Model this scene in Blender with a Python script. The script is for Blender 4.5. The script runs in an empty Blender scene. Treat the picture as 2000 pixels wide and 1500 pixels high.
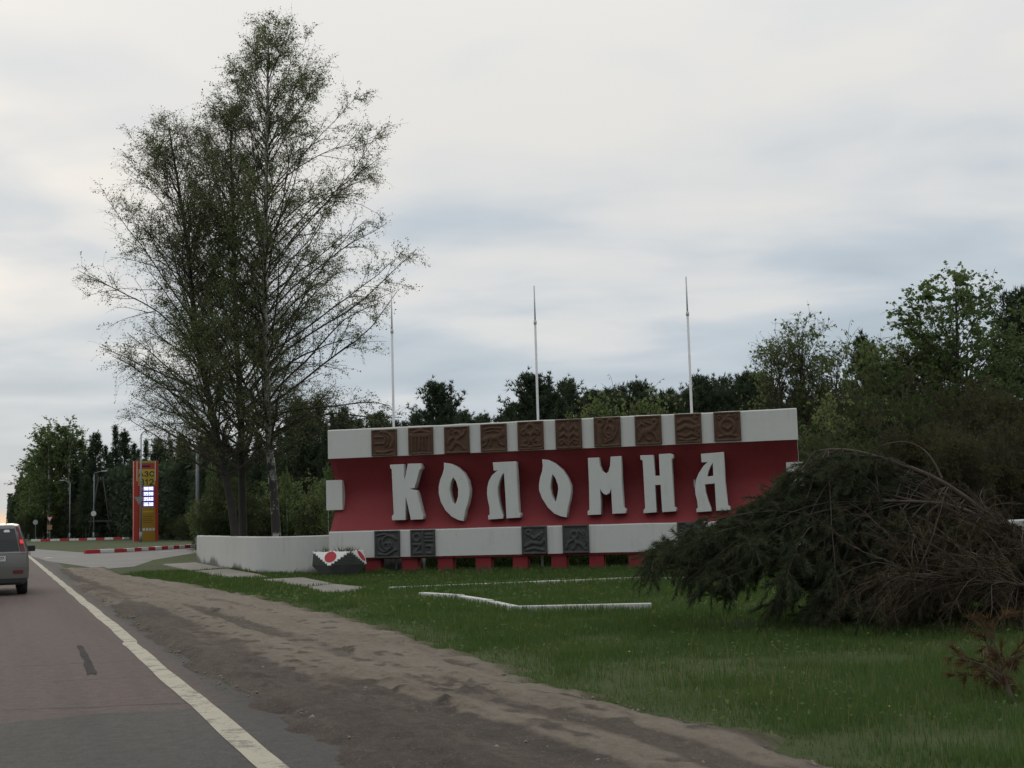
import bpy, bmesh, math, random
import numpy as np
from mathutils import Vector, Matrix
rng = np.random.default_rng(7); random.seed(7)
sc = bpy.context.scene
col = sc.collection

# ------------------------------------------------------------------ camera
F, CAMH = 2500.0, 1.45                       # focal length in photo pixels (2000 wide), eye height
ROLL = math.radians(1.6); PITCH = math.atan((1014 - 750) / F)
R_ = np.array([1, 0, 0.]); FW = np.array([0, math.cos(PITCH), math.sin(PITCH)]); U_ = np.array([0, -math.sin(PITCH), math.cos(PITCH)])
RC = math.cos(ROLL) * R_ - math.sin(ROLL) * U_; UC = math.sin(ROLL) * R_ + math.cos(ROLL) * U_
CAM = np.array([0, 0, CAMH])
cd = bpy.data.cameras.new('camera'); cam = bpy.data.objects.new('camera', cd); col.objects.link(cam)
cd.sensor_width = 36; cd.lens = F / 2000 * 36; cd.clip_start = 0.1; cd.clip_end = 6000
cam.matrix_world = Matrix(((RC[0], UC[0], -FW[0], 0), (RC[1], UC[1], -FW[1], 0), (RC[2], UC[2], -FW[2], CAMH), (0, 0, 0, 1)))
sc.camera = cam
def ray(x, y): return FW * F + RC * (x - 1000) + UC * (750 - y)
def gp(x, y, z=0.0):
    r = ray(x, y); return CAM + r * ((z - CAMH) / r[2])
def ad(x, y, d):
    r = ray(x, y); return CAM + r * (d / r[1])

# ------------------------------------------------------------------ node helper
class NT:
    def __init__(s, tree): s.t = tree; s.n = tree.nodes; s.l = tree.links
    def new(s, ty, **k):
        n = s.n.new(ty)
        for a, b in k.items(): setattr(n, a, b)
        return n
    def put(s, sock, v):
        if isinstance(v, bpy.types.NodeSocket): s.l.new(v, sock)
        elif isinstance(v, (tuple, list)) and len(v) == 3 and sock.type == 'RGBA': sock.default_value = (*v, 1)
        else: sock.default_value = v
    def m(s, op, a, b=0.0, c=None, clamp=False):
        n = s.new('ShaderNodeMath', operation=op, use_clamp=clamp); s.put(n.inputs[0], a); s.put(n.inputs[1], b)
        if c is not None: s.put(n.inputs[2], c)
        return n.outputs[0]
    def vm(s, op, a, b):
        n = s.new('ShaderNodeVectorMath', operation=op); s.put(n.inputs[0], a); s.put(n.inputs[1], b)
        return n.outputs['Value'] if op == 'DOT_PRODUCT' else n.outputs[0]
    def noise(s, co, scale, detail=4, rough=0.55, dist=0.0):
        n = s.new('ShaderNodeTexNoise'); s.put(n.inputs['Vector'], co); n.inputs['Scale'].default_value = scale
        n.inputs['Detail'].default_value = detail; n.inputs['Roughness'].default_value = rough; n.inputs['Distortion'].default_value = dist
        return n.outputs['Fac']
    def mix(s, f, a, b, mode='MIX'):
        n = s.new('ShaderNodeMix', data_type='RGBA', blend_type=mode); s.put(n.inputs[0], f); s.put(n.inputs[6], a); s.put(n.inputs[7], b)
        return n.outputs[2]
    def step(s, v, a, b):      # smoothstep
        n = s.new('ShaderNodeMapRange', interpolation_type='SMOOTHSTEP'); s.put(n.inputs[0], v); n.inputs[1].default_value = a; n.inputs[2].default_value = b
        return n.outputs[0]
    def ramp(s, v, stops):
        n = s.new('ShaderNodeValToRGB'); s.put(n.inputs[0], v); e = n.color_ramp.elements
        while len(e) < len(stops): e.new(0.5)
        for el, (p, c) in zip(e, stops): el.position = p; el.color = (*c, 1)
        return n.outputs[0]
    def scale(s, co, v):
        n = s.new('ShaderNodeMapping'); s.put(n.inputs[0], co); n.inputs['Scale'].default_value = v; return n.outputs[0]
    def sep(s, co):
        n = s.new('ShaderNodeSeparateXYZ'); s.put(n.inputs[0], co); return n.outputs
    def obj(s): return s.new('ShaderNodeTexCoord').outputs['Object']
    def attr(s, name): return s.new('ShaderNodeAttribute', attribute_name=name).outputs['Fac']
    def bump(s, h, strength, dist):
        n = s.new('ShaderNodeBump'); s.put(n.inputs['Height'], h); n.inputs['Strength'].default_value = strength; n.inputs['Distance'].default_value = dist
        return n.outputs[0]

def material(name, colour, rough=0.8, build=None, metallic=0.0, emit=None, spec=0.5):
    m = bpy.data.materials.new(name); m.use_nodes = True; nt = NT(m.node_tree); b = m.node_tree.nodes['Principled BSDF']
    b.inputs['Base Color'].default_value = (*colour, 1); b.inputs['Roughness'].default_value = rough; b.inputs['Metallic'].default_value = metallic
    b.inputs['Specular IOR Level'].default_value = spec
    if emit: b.inputs['Emission Color'].default_value = (*emit[0], 1); b.inputs['Emission Strength'].default_value = emit[1]
    if build:
        r = build(nt)
        if 'c' in r: nt.put(b.inputs['Base Color'], r['c'])
        if 'n' in r: nt.put(b.inputs['Normal'], r['n'])
        if 'r' in r: nt.put(b.inputs['Roughness'], r['r'])
    return m

# ------------------------------------------------------------------ sky and sun (overcast evening, sun low behind cloud over the road)
SUN_AZ, SUN_EL = math.radians(-27), math.radians(14)
sund = np.array([math.sin(SUN_AZ) * math.cos(SUN_EL), math.cos(SUN_AZ) * math.cos(SUN_EL), math.sin(SUN_EL)])
wd = bpy.data.worlds.new('World'); sc.world = wd; wd.use_nodes = True; wt = NT(wd.node_tree); wt.n.clear()
sky = wt.new('ShaderNodeTexSky', sky_type='NISHITA', sun_disc=False, sun_elevation=SUN_EL, sun_rotation=SUN_AZ)
gen = wt.new('ShaderNodeTexCoord').outputs['Generated']
dx, dy, dz = wt.sep(gen)[0], wt.sep(gen)[1], wt.sep(gen)[2]
zz = wt.m('ADD', wt.m('MAXIMUM', dz, 0.0), 0.14)
cmb = wt.new('ShaderNodeCombineXYZ'); wt.put(cmb.inputs[0], wt.m('DIVIDE', dx, zz)); wt.put(cmb.inputs[1], wt.m('DIVIDE', dy, zz))
pl = wt.scale(cmb.outputs[0], (0.8, 1.0, 1.0))
n1 = wt.noise(pl, 0.85, 5, 0.48, 0.3); n2 = wt.noise(pl, 2.2, 4, 0.45, 0.25)
cl = wt.m('ADD', wt.m('MULTIPLY', n1, 0.62), wt.m('MULTIPLY', n2, 0.38))
el = wt.step(dz, 0.05, 0.30)                                    # the cloud deck is thinner and bluer far off
cl = wt.m('ADD', cl, wt.m('MULTIPLY', wt.m('SUBTRACT', el, 0.58), 0.21))
ccol = wt.ramp(cl, [(0.34, (4.5, 5.2, 5.85)), (0.44, (5.45, 6.05, 6.6)), (0.515, (6.95, 7.1, 7.2)), (0.60, (7.75, 7.65, 7.4))])
sd = wt.vm('DOT_PRODUCT', gen, tuple(sund))
glow = wt.m('POWER', wt.m('MAXIMUM', sd, 0.0), 110.0)
glow = wt.m('MULTIPLY', glow, wt.m('ADD', 0.0, wt.m('MULTIPLY', wt.step(cl, 0.48, 0.62), 0.30)))
ccol = wt.mix(glow, ccol, (15.0, 13.2, 11.0))
low = wt.m('MULTIPLY', wt.m('SUBTRACT', 1.0, wt.step(dz, 0.006, 0.02)), wt.m('POWER', wt.m('MAXIMUM', sd, 0.0), 8.0))
ccol = wt.mix(1.0, ccol, wt.ramp(wt.step(dz, 0.22, 0.95), [(0, (1, 1, 1)), (1, (1.55, 1.55, 1.55))]), 'MULTIPLY')
hs = wt.vm('DOT_PRODUCT', gen, (math.sin(SUN_AZ), math.cos(SUN_AZ), 0.0))        # evening: the side away from the low sun is duller
ccol = wt.mix(1.0, ccol, wt.ramp(wt.step(hs, -0.9, 0.7), [(0, (.66, .69, .72)), (1, (1, 1, 1))]), 'MULTIPLY')
ccol = wt.mix(low, ccol, (9.5, 6.2, 3.6))
skyc = wt.mix(0.97, sky.outputs[0], ccol)
bg = wt.new('ShaderNodeBackground'); wt.put(bg.inputs[0], skyc); bg.inputs[1].default_value = 0.10
wo = wt.new('ShaderNodeOutputWorld'); wt.l.new(bg.outputs[0], wo.inputs[0])
sl = bpy.data.lights.new('sun', 'SUN'); sl.energy = 0.5; sl.angle = math.radians(25); sl.color = (1, 0.9, 0.78)
so = bpy.data.objects.new('sun', sl); col.objects.link(so); so.rotation_euler = Vector(-sund).to_track_quat('-Z', 'Y').to_euler()
sc.view_settings.view_transform = 'Standard'; sc.view_settings.look = 'None'; sc.view_settings.exposure = 0.0; sc.view_settings.gamma = 1
sc.cycles.max_bounces = 6; sc.cycles.transparent_max_bounces = 4

# ------------------------------------------------------------------ mesh helpers
def tag(o, label=None, cat=None, group=None, kind=None):
    if label: o['label'] = label
    if cat: o['category'] = cat
    if group: o['group'] = group
    if kind: o['kind'] = kind
    return o
def thing(name, loc, rz, label, cat, group=None):
    o = bpy.data.objects.new(name, None); col.objects.link(o); o.location = tuple(loc); o.rotation_euler = (0, 0, rz); o.empty_display_size = 0.3
    return tag(o, label, cat, group)
def link(name, me, mat=None, parent=None):
    o = bpy.data.objects.new(name, me); col.objects.link(o)
    if mat is not None:
        for mm in (mat if isinstance(mat, (list, tuple)) else [mat]): me.materials.append(mm)
    if parent is not None: o.parent = parent
    return o
def npmesh(name, V, Fs, smooth=False):
    """V (n,3); Fs: list of index arrays (m,3) or (m,4)"""
    me = bpy.data.meshes.new(name); V = np.asarray(V, np.float32); Fs = [f for f in Fs if len(f)]
    me.vertices.add(len(V)); me.vertices.foreach_set('co', V.ravel())
    loops = np.concatenate([f.ravel() for f in Fs]).astype(np.int32); tot = np.concatenate([np.full(len(f), f.shape[1], np.int32) for f in Fs])
    me.loops.add(len(loops)); me.loops.foreach_set('vertex_index', loops); me.polygons.add(len(tot))
    st = np.concatenate(([0], np.cumsum(tot)[:-1])).astype(np.int32); me.polygons.foreach_set('loop_start', st); me.polygons.foreach_set('loop_total', tot)
    if smooth: me.polygons.foreach_set('use_smooth', np.ones(len(tot), bool))
    me.update(calc_edges=True); return me
class MB:
    def __init__(s): s.v = []; s.f = []; s.k = 0
    def add(s, V, Fc):
        V = np.asarray(V, float).reshape(-1, 3); s.v.append(V); s.f.append(np.asarray(Fc, int) + s.k); s.k += len(V); return s
    def box(s, a, b):
        (x0, y0, z0), (x1, y1, z1) = a, b
        V = [(x0, y0, z0), (x1, y0, z0), (x1, y1, z0), (x0, y1, z0), (x0, y0, z1), (x1, y0, z1), (x1, y1, z1), (x0, y1, z1)]
        return s.add(V, [(3, 2, 1, 0), (4, 5, 6, 7), (0, 1, 5, 4), (1, 2, 6, 5), (2, 3, 7, 6), (3, 0, 4, 7)])
    def tube(s, pts, rad, k=8, cap=True):
        P = np.asarray(pts, float)[None]; n = P.shape[1]; r = np.broadcast_to(np.asarray(rad, float), (n,))[None]
        V, Q = tubes(P, r, k); b = s.k; s.add(V, Q)
        if cap:
            c0 = s.k; s.v.append(np.array([P[0, 0], P[0, -1]])); s.k += 2; i = np.arange(k); j = (i + 1) % k; e = b + (n - 1) * k
            s.f.append(np.stack([np.full(k, c0), b + j, b + i], 1)); s.f.append(np.stack([np.full(k, c0 + 1), e + i, e + j], 1))
        return s
    def prism(s, poly, z0, z1):
        """vertical prism over a polygon (n,2)"""
        p = np.asarray(poly, float); n = len(p)
        V = np.concatenate([np.c_[p, np.full(n, z0)], np.c_[p, np.full(n, z1)]]); b = s.k; s.v.append(V); s.k += 2 * n
        i = np.arange(n); j = (i + 1) % n; s.f.append(b + np.stack([i, j, j + n, i + n], 1)); s.ng = getattr(s, 'ng', []); s.ng += [list(b + n + i), list(b + i[::-1])]
        return s
    def build(s, name, mat=None, parent=None, smooth=False, bevel=0.0):
        faces = [list(map(int, r)) for f in s.f for r in f] + [list(map(int, r)) for r in getattr(s, 'ng', [])]
        me = bpy.data.meshes.new(name); me.from_pydata([tuple(map(float, v)) for v in np.concatenate(s.v)], [], faces); me.update()
        bm = bmesh.new(); bm.from_mesh(me); bmesh.ops.recalc_face_normals(bm, faces=bm.faces)
        if bevel: bmesh.ops.bevel(bm, geom=[e for e in bm.edges if len(e.link_faces) == 2 and e.calc_face_angle(0) > 0.5], offset=bevel, segments=2, affect='EDGES', profile=0.6)
        bm.to_mesh(me); bm.free()
        if smooth: me.polygons.foreach_set('use_smooth', np.ones(len(me.polygons), bool))
        return link(name, me, mat, parent)
def norm(v): return v / np.maximum(np.linalg.norm(v, axis=-1, keepdims=True), 1e-9)
def tubes(P, Rr, k):
    N, n = P.shape[:2]; T = norm(np.gradient(P, axis=1)); mean = norm(P[:, -1] - P[:, 0] + 1e-6)
    ref = np.where(np.abs(mean[:, 2:3]) > 0.8, np.array([[1., 0, 0]]), np.array([[0, 0, 1.]]))[:, None]
    A = norm(np.cross(T, np.broadcast_to(ref, T.shape))); B = np.cross(T, A); th = np.arange(k) * 2 * math.pi / k
    V = P[:, :, None] + Rr[:, :, None, None] * (np.cos(th)[:, None] * A[:, :, None] + np.sin(th)[:, None] * B[:, :, None])
    idx = np.arange(N * n * k).reshape(N, n, k); a = idx[:, :-1]; b = idx[:, 1:]
    Q = np.stack([a, np.roll(a, -1, 2), np.roll(b, -1, 2), b], -1).reshape(-1, 4)
    return V.reshape(-1, 3), Q
def branches(S, D, L, n, droop=0.0, wob=0.15, up=0.0):
    """grow N polylines of n points; droop bends towards the ground, up bends towards the sky"""
    N = len(S); P = np.zeros((N, n, 3)); P[:, 0] = S; d = norm(D.copy()); L = np.broadcast_to(L, (N,))
    for i in range(1, n):
        P[:, i] = P[:, i - 1] + d * (L / (n - 1))[:, None]
        d = d + rng.normal(0, wob, (N, 3)); d[:, 2] += (np.broadcast_to(up, (N,)) - np.broadcast_to(droop, (N,))) / (n - 1); d = norm(d)
    return P
def along(P, idx, t):
    n = P.shape[1]; x = np.clip(t, 0, 0.999) * (n - 1); i = x.astype(int); f = (x - i)[:, None]
    a = P[idx, i]; b = P[idx, i + 1]; return a * (1 - f) + b * f, norm(b - a)
def join(parts):
    V = []; Q = []; k = 0
    for v, q in parts: V.append(v); Q.append(q + k); k += len(v)
    return np.concatenate(V), Q
def leaf_quads(C, size, up=0.3, aspect=0.7):
    N = len(C); nrm = norm(rng.normal(0, 1, (N, 3)) + np.array([0, 0, up])); t = norm(np.cross(nrm, rng.normal(0, 1, (N, 3)))); b = np.cross(nrm, t)
    s = (np.broadcast_to(size, (N,)) * rng.uniform(0.6, 1.3, N))[:, None]
    V = np.stack([C - t * s * 0.5, C + b * s * aspect * 0.5 + nrm * s * 0.1, C + t * s * 0.5, C - b * s * aspect * 0.5 + nrm * s * 0.1], 1).reshape(-1, 3)
    return V, np.arange(4 * N).reshape(N, 4)
def spikes(C, D, L, w):
    """one thin triangle each: base at C, pointing along D"""
    N = len(C); D = norm(D); s = norm(np.cross(D, rng.normal(0, 1, (N, 3)))) * np.broadcast_to(w, (N,))[:, None] * 0.5
    V = np.stack([C - s, C + s, C + D * np.broadcast_to(L, (N,))[:, None]], 1).reshape(-1, 3); return V, np.arange(3 * N).reshape(N, 3)
def vnoise(x, y, seed=0):
    xi = np.floor(x).astype(int); yi = np.floor(y).astype(int); fx = x - xi; fy = y - yi; fx = fx * fx * (3 - 2 * fx); fy = fy * fy * (3 - 2 * fy)
    def h(a, b): n = (a * 374761393 + b * 668265263 + seed * 1442695) & 0x7fffffff; n = ((n ^ (n >> 13)) * 1274126177) & 0x7fffffff; return ((n ^ (n >> 16)) & 0xffff) / 65535.0
    return (h(xi, yi) * (1 - fx) + h(xi + 1, yi) * fx) * (1 - fy) + (h(xi, yi + 1) * (1 - fx) + h(xi + 1, yi + 1) * fx) * fy
def fbm(x, y, oct=4, seed=0):
    a = 0.5; s = 0.0; 
    for o in range(oct): s = s + a * vnoise(x * 2 ** o, y * 2 ** o, seed + o); a *= 0.5
    return s
def inpoly(x, y, poly):
    c = np.zeros(x.shape, bool); n = len(poly)
    for i in range(n):
        x1, y1 = poly[i]; x2, y2 = poly[(i + 1) % n]
        c ^= ((y1 > y) != (y2 > y)) & (x < (x2 - x1) * (y - y1) / (y2 - y1 + 1e-12) + x1)
    return c

# ------------------------------------------------------------------ materials
def noisy(base, var, s1=2.0, s2=25.0, bump=0.25, bd=0.01):
    def f(nt):
        o = nt.obj(); a = nt.noise(o, s1, 5, 0.6); b = nt.noise(o, s2, 4, 0.6)
        v = nt.m('ADD', nt.m('MULTIPLY', a, 0.6), nt.m('MULTIPLY', b, 0.4))
        lo = tuple(c * (1 - var) for c in base); hi = tuple(min(1, c * (1 + var)) for c in base)
        return {'c': nt.ramp(v, [(0.33, lo), (0.67, hi)]), 'n': nt.bump(b, bump, bd)}
    return f
def paint(base, stain, amt=0.5, splash=0.0):
    """old house paint on plaster: blotches, vertical runs, dirt splashed up from the ground"""
    def f(nt):
        o = nt.obj(); z = nt.sep(o)[2]
        blot = nt.noise(o, 1.3, 6, 0.65); run = nt.noise(nt.scale(o, (5, 5, 0.35)), 1.6, 5, 0.6); fine = nt.noise(o, 40, 3)
        f1 = nt.m('MULTIPLY', nt.step(nt.m('ADD', nt.m('MULTIPLY', blot, 0.5), nt.m('MULTIPLY', run, 0.5)), 0.48, 0.72), amt)
        c = nt.mix(f1, base, stain)
        c = nt.mix(nt.m('MULTIPLY', nt.step(fine, 0.58, 0.75), 0.25), c, stain)
        drip = nt.m('MULTIPLY', nt.step(nt.noise(nt.scale(o, (9, 9, .5)), 1.3, 4, .7), .60, .74), nt.step(nt.noise(o, .8, 3), .44, .6)); c = nt.mix(nt.m('MULTIPLY', drip, amt * .8), c, tuple(q * .55 for q in stain))
        chip = nt.step(nt.m('ADD', nt.noise(o, 6, 6, .75), nt.m('MULTIPLY', nt.noise(o, .9, 2), .25)), .80, .83); c = nt.mix(nt.m('MULTIPLY', chip, .8), c, tuple(q * .5 + .05 for q in stain))
        if splash:
            e = nt.m('SUBTRACT', nt.m('ADD', 0.05, nt.m('MULTIPLY', nt.m('MULTIPLY', nt.noise(nt.scale(o, (1.2, 1.2, 0.4)), 2.2, 5, 0.7), nt.step(nt.noise(o, .35, 2), .40, .62)), splash)), z)
            c = nt.mix(nt.m('MULTIPLY', nt.step(e, -0.08, 0.16), 0.9), c, (0.075, 0.07, 0.06))
        h = nt.m('ADD', nt.noise(o, 14, 5, 0.6), nt.m('MULTIPLY', nt.noise(o, 3, 3), 1.5))
        return {'c': c, 'n': nt.bump(h, 0.35, 0.012)}
    return f
M = {}
M['white'] = material('white_plaster', (.72, .72, .70), .85, paint((.60, .60, .575), (.42, .41, .385), .45))
M['white_wall'] = material('white_wall_paint', (.7, .7, .68), .85, paint((.51, .51, .49), (.37, .37, .35), .55, .55))
M['letter'] = material('letter_paint', (.72, .72, .7), .8, paint((.60, .605, .58), (.46, .45, .425), .4))
M['red'] = material('red_plaster', (.33, .035, .04), .75, paint((.215, .022, .027), (.145, .018, .021), .6))
M['red_pier'] = material('red_pier_paint', (.3, .02, .03), .75, paint((.25, .018, .024), (.12, .022, .022), .5, .2))
M['brown'] = material('terracotta_relief', (.13, .062, .03), .8, noisy((.088, .046, .026), .4, 5, 40))
M['grey_rel'] = material('dark_cast_relief', (.06, .062, .058), .7, noisy((.048, .052, .047), .4, 5, 40))
M['steel'] = material('galvanised_steel', (.36, .38, .40), .5, noisy((0.22, .235, .25), .15, 3, 30, .05), metallic=.3)
M['pole_white'] = material('white_pole_paint', (.62, .62, .62), .5, noisy((.62, .62, .62), .12, 2, 20, .05))
M['concrete'] = material('weathered_concrete', (.3, .28, .25), .9, noisy((.21, .195, .172), .3, 2, 30, .4, .01))
M['kerb_white'] = material('kerb_white_paint', (.7, .7, .68), .8, paint((.70, .70, .68), (.35, .34, .31), .6, .06))
M['kerb_red'] = material('kerb_red_paint', (.42, .03, .035), .8, paint((.44, .030, .040), (.22, .04, .04), .5))
M['wood'] = material('old_wood', (.05, .045, .04), .85, noisy((.052, .046, .040), .3, 3, 30))
M['bark'] = material('dark_bark', (.055, .048, .042), .9, noisy((.034, .030, .027), .4, 4, 30, .6, .03))
M['branch'] = material('grey_brown_branch', (.075, .062, .052), .9, noisy((.056, .045, .034), .3, 3, 20))
M['felled_limb'] = material('felled_limb_bark', (.06, .047, .036), .9, noisy((.062, .048, .037), .35, 4, 30))
M['pine_branch'] = material('pine_limb_bark', (.13, .095, .065), .9, noisy((.078, .058, .042), .35, 4, 30))
def birch_bark(nt):
    o = nt.obj(); z = nt.sep(o)[2]
    len_ = nt.noise(nt.scale(o, (1.2, 1.2, 9)), 2.2, 4, .6); big = nt.noise(nt.scale(o, (1, 1, .8)), 1.7, 4, .7)
    low = nt.m('SUBTRACT', 1.0, nt.step(z, 0.6, 7.5))
    f = nt.m('MAXIMUM', nt.step(len_, .56, .66), nt.step(nt.m('ADD', big, nt.m('MULTIPLY', low, .20)), .56, .68))
    return {'c': nt.mix(f, (.46, .44, .40), (.045, .04, .036)), 'n': nt.bump(len_, .3, .02)}
M['birch'] = material('birch_bark', (.5, .48, .44), .85, birch_bark)
def leaf_mat(name, a, b, trans=.35, patch=None):
    m = bpy.data.materials.new(name); m.use_nodes = True; nt = NT(m.node_tree); nt.n.clear()
    g = nt.new('ShaderNodeNewGeometry'); oi = nt.new('ShaderNodeObjectInfo').outputs['Random']
    v = nt.m('ADD', nt.m('MULTIPLY', g.outputs['Random Per Island'], .7), nt.m('MULTIPLY', oi, .3))
    c = nt.mix(v, a, b)
    if patch:
        pn = nt.noise(g.outputs['Position'], .55, 4, .6); pn2 = nt.noise(g.outputs['Position'], 2.3, 3, .6)
        c = nt.mix(nt.m('MULTIPLY', nt.step(pn, .48, .68), .75), c, patch[0]); c = nt.mix(nt.m('MULTIPLY', nt.step(pn2, .52, .72), .7), c, patch[1])
    d = nt.new('ShaderNodeBsdfDiffuse'); nt.put(d.inputs[0], c)
    t = nt.new('ShaderNodeBsdfTranslucent'); nt.put(t.inputs[0], nt.mix(.5, c, (b[0] * 1.4, b[1] * 1.5, b[2])))
    x = nt.new('ShaderNodeMixShader'); x.inputs[0].default_value = trans; nt.l.new(d.outputs[0], x.inputs[1]); nt.l.new(t.outputs[0], x.inputs[2])
    o = nt.new('ShaderNodeOutputMaterial'); nt.l.new(x.outputs[0], o.inputs[0]); return m
M['birch_leaf'] = leaf_mat('birch_leaf', (.090, .115, .055), (.17, .195, .100), .45)
M['pine_needle'] = leaf_mat('pine_needles', (.042, .062, .042), (.086, .110, .066), .22)
M['spruce_needle'] = leaf_mat('spruce_needles', (.038, .055, .040), (.075, .098, .062), .2)
M['spring_leaf'] = leaf_mat('spring_leaves', (.095, .135, .05), (.18, .225, .10), .45)
M['mid_leaf'] = leaf_mat('green_leaves', (.085, .125, .055), (.16, .21, .095), .45)
M['brown_leaf'] = leaf_mat('dull_brown_twigs', (.045, .048, .022), (.090, .088, .036), .3)
M['under_leaf'] = leaf_mat('undergrowth_leaves', (.032, .050, .022), (.075, .10, .040), .3)
M['fresh_needle'] = leaf_mat('felled_pine_needles', (.034, .047, .029), (.095, .108, .060), .15)
M['dry_needle'] = leaf_mat('drying_needles', (.042, .038, .025), (.092, .074, .046), .15)
M['rust_needle'] = leaf_mat('dead_rusty_needles', (.065, .042, .025), (.125, .078, .045), .2)
M['grass'] = leaf_mat('grass_blades', (.040, .080, .028), (.098, .150, .050), .4, patch=((.115, .155, .05), (.026, .054, .020)))
M['grass_dry'] = leaf_mat('pale_grass_blades', (.12, .125, .05), (.24, .21, .10), .3)

def ground_mat(nt):
    o = nt.obj(); a = nt.noise(o, .12, 5, .6); b = nt.noise(o, 1.5, 5, .65); c = nt.noise(o, 30, 3, .6)
    g = nt.ramp(nt.m('ADD', nt.m('MULTIPLY', a, .5), nt.m('MULTIPLY', b, .5)), [(.35, (.030, .052, .014)), (.55, (.055, .080, .022)), (.72, (.10, .10, .045))])
    return {'c': nt.mix(nt.m('MULTIPLY', c, .35), g, (.06, .05, .035)), 'n': nt.bump(c, .5, .05)}
M['ground'] = material('grassy_ground', (.05, .08, .02), .95, ground_mat, spec=.2)

# road frame: s runs along the road, t to its right, edge line at t = T0
A_ = gp(535, 1495); B_ = gp(56, 1087); ES = (B_ - A_)[:2] / np.linalg.norm((B_ - A_)[:2]); ET = np.array([ES[1], -ES[0]])
T0 = float(A_[:2] @ ET); ROADROT = math.atan2(-ES[0], ES[1])
def st(p): p = np.asarray(p)[..., :2]; return p @ ES, p @ ET
def xy(s, t): return np.stack([s * ES[0] + t * ET[0], s * ES[1] + t * ET[1]], -1)
SJ = float(st(gp(150, 1402))[0])                       # the tar joint across the lane
def asphalt(nt):
    o = nt.obj(); x, y = nt.sep(o)[0], nt.sep(o)[1]
    tt = nt.m('SUBTRACT', x, T0)
    big = nt.noise(nt.scale(o, (1, .25, 1)), .9, 5, .6); grit = nt.noise(o, 130, 3, .7); mid = nt.noise(o, 9, 4, .6)
    base = nt.ramp(nt.m('ADD', nt.m('MULTIPLY', big, .5), nt.m('MULTIPLY', mid, .5)), [(.35, (.060, .059, .056)), (.65, (.098, .095, .089))])
    warm = nt.ramp(mid, [(.3, (.104, .075, .070)), (.7, (.146, .108, .100))])
    edge = nt.m('ADD', y, nt.m('MULTIPLY', nt.noise(nt.scale(o, (1, .1, 1)), 1.5, 4), .5))
    wob = nt.m('MULTIPLY', nt.m('SUBTRACT', nt.noise(o, .5, 4), .5), 1.1)
    band = nt.m('MULTIPLY', nt.step(nt.m('ADD', tt, wob), -2.35, -1.75), nt.step(edge, SJ + .25, SJ + .34))
    band = nt.m('MULTIPLY', band, nt.m('SUBTRACT', 1.0, nt.step(tt, .05, .35)))
    c = nt.mix(nt.m('MULTIPLY', band, .85), base, warm)
    # transverse cracks and joints
    for k, (dy, w) in enumerate(((0.0, .05), (2.15, .025), (3.9, .03), (8.6, .03), (17.0, .05))):
        d = nt.m('ABSOLUTE', nt.m('ADD', nt.m('SUBTRACT', y, SJ + .3 + dy), nt.m('ADD', nt.m('MULTIPLY', tt, .30 - .07 * k), nt.m('MULTIPLY', nt.m('SUBTRACT', nt.noise(o, 2.5 + k, 5, .7), .5), .35))))
        br = nt.step(nt.noise(o, 1.7 + k * .3, 3), .36, .5)
        c = nt.mix(nt.m('MULTIPLY', nt.m('MULTIPLY', nt.m('SUBTRACT', 1.0, nt.step(d, w * .3, w)), br), .75), c, (.045, .043, .042))
    c = nt.mix(nt.m('MULTIPLY', nt.step(nt.m('ADD', grit, 0), .52, .72), .4), c, (.19, .18, .165))
    c = nt.mix(nt.m('MULTIPLY', nt.step(grit, .48, .30), .35), c, (.06, .06, .06))
    ag = nt.noise(o, 38, 3, .8); c = nt.mix(nt.m('MULTIPLY', nt.step(ag, .55, .68), .30), c, (.19, .18, .165)); c = nt.mix(nt.m('MULTIPLY', nt.step(ag, .46, .34), .35), c, (.030, .030, .029))
    trk = nt.step(nt.noise(nt.scale(o, (1.6, .06, 1)), 1.1, 4, .6), .42, .62); c = nt.mix(nt.m('MULTIPLY', trk, .22), c, (.05, .048, .046))
    return {'c': c, 'n': nt.bump(nt.m('ADD', grit, mid), .35, .008), 'r': .85}
M['asphalt'] = material('worn_asphalt', (.17, .16, .15), .9, asphalt, spec=.12)
M['side_asphalt'] = material('side_road_asphalt', (.17, .165, .16), .85, noisy((.15, .146, .14), .25, .3, 20))
def line_paint(nt):
    o = nt.obj(); w = nt.noise(o, 3.0, 6, .75); g = nt.noise(o, 60, 3, .7)
    f = nt.m('MULTIPLY', nt.step(nt.m('ADD', nt.m('MULTIPLY', w, .7), nt.m('MULTIPLY', g, .3)), .50, .60), .8)
    return {'c': nt.mix(f, (.40, .37, .285), (.12, .108, .098)), 'n': nt.bump(g, .3, .006)}
M['line'] = material('yellowed_line_paint', (.6, .56, .45), .8, line_paint)
M['tar'] = material('tar_patch', (.04, .04, .04), .95, noisy((.056, .052, .049), .45, 9, 40), spec=.05)
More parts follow.
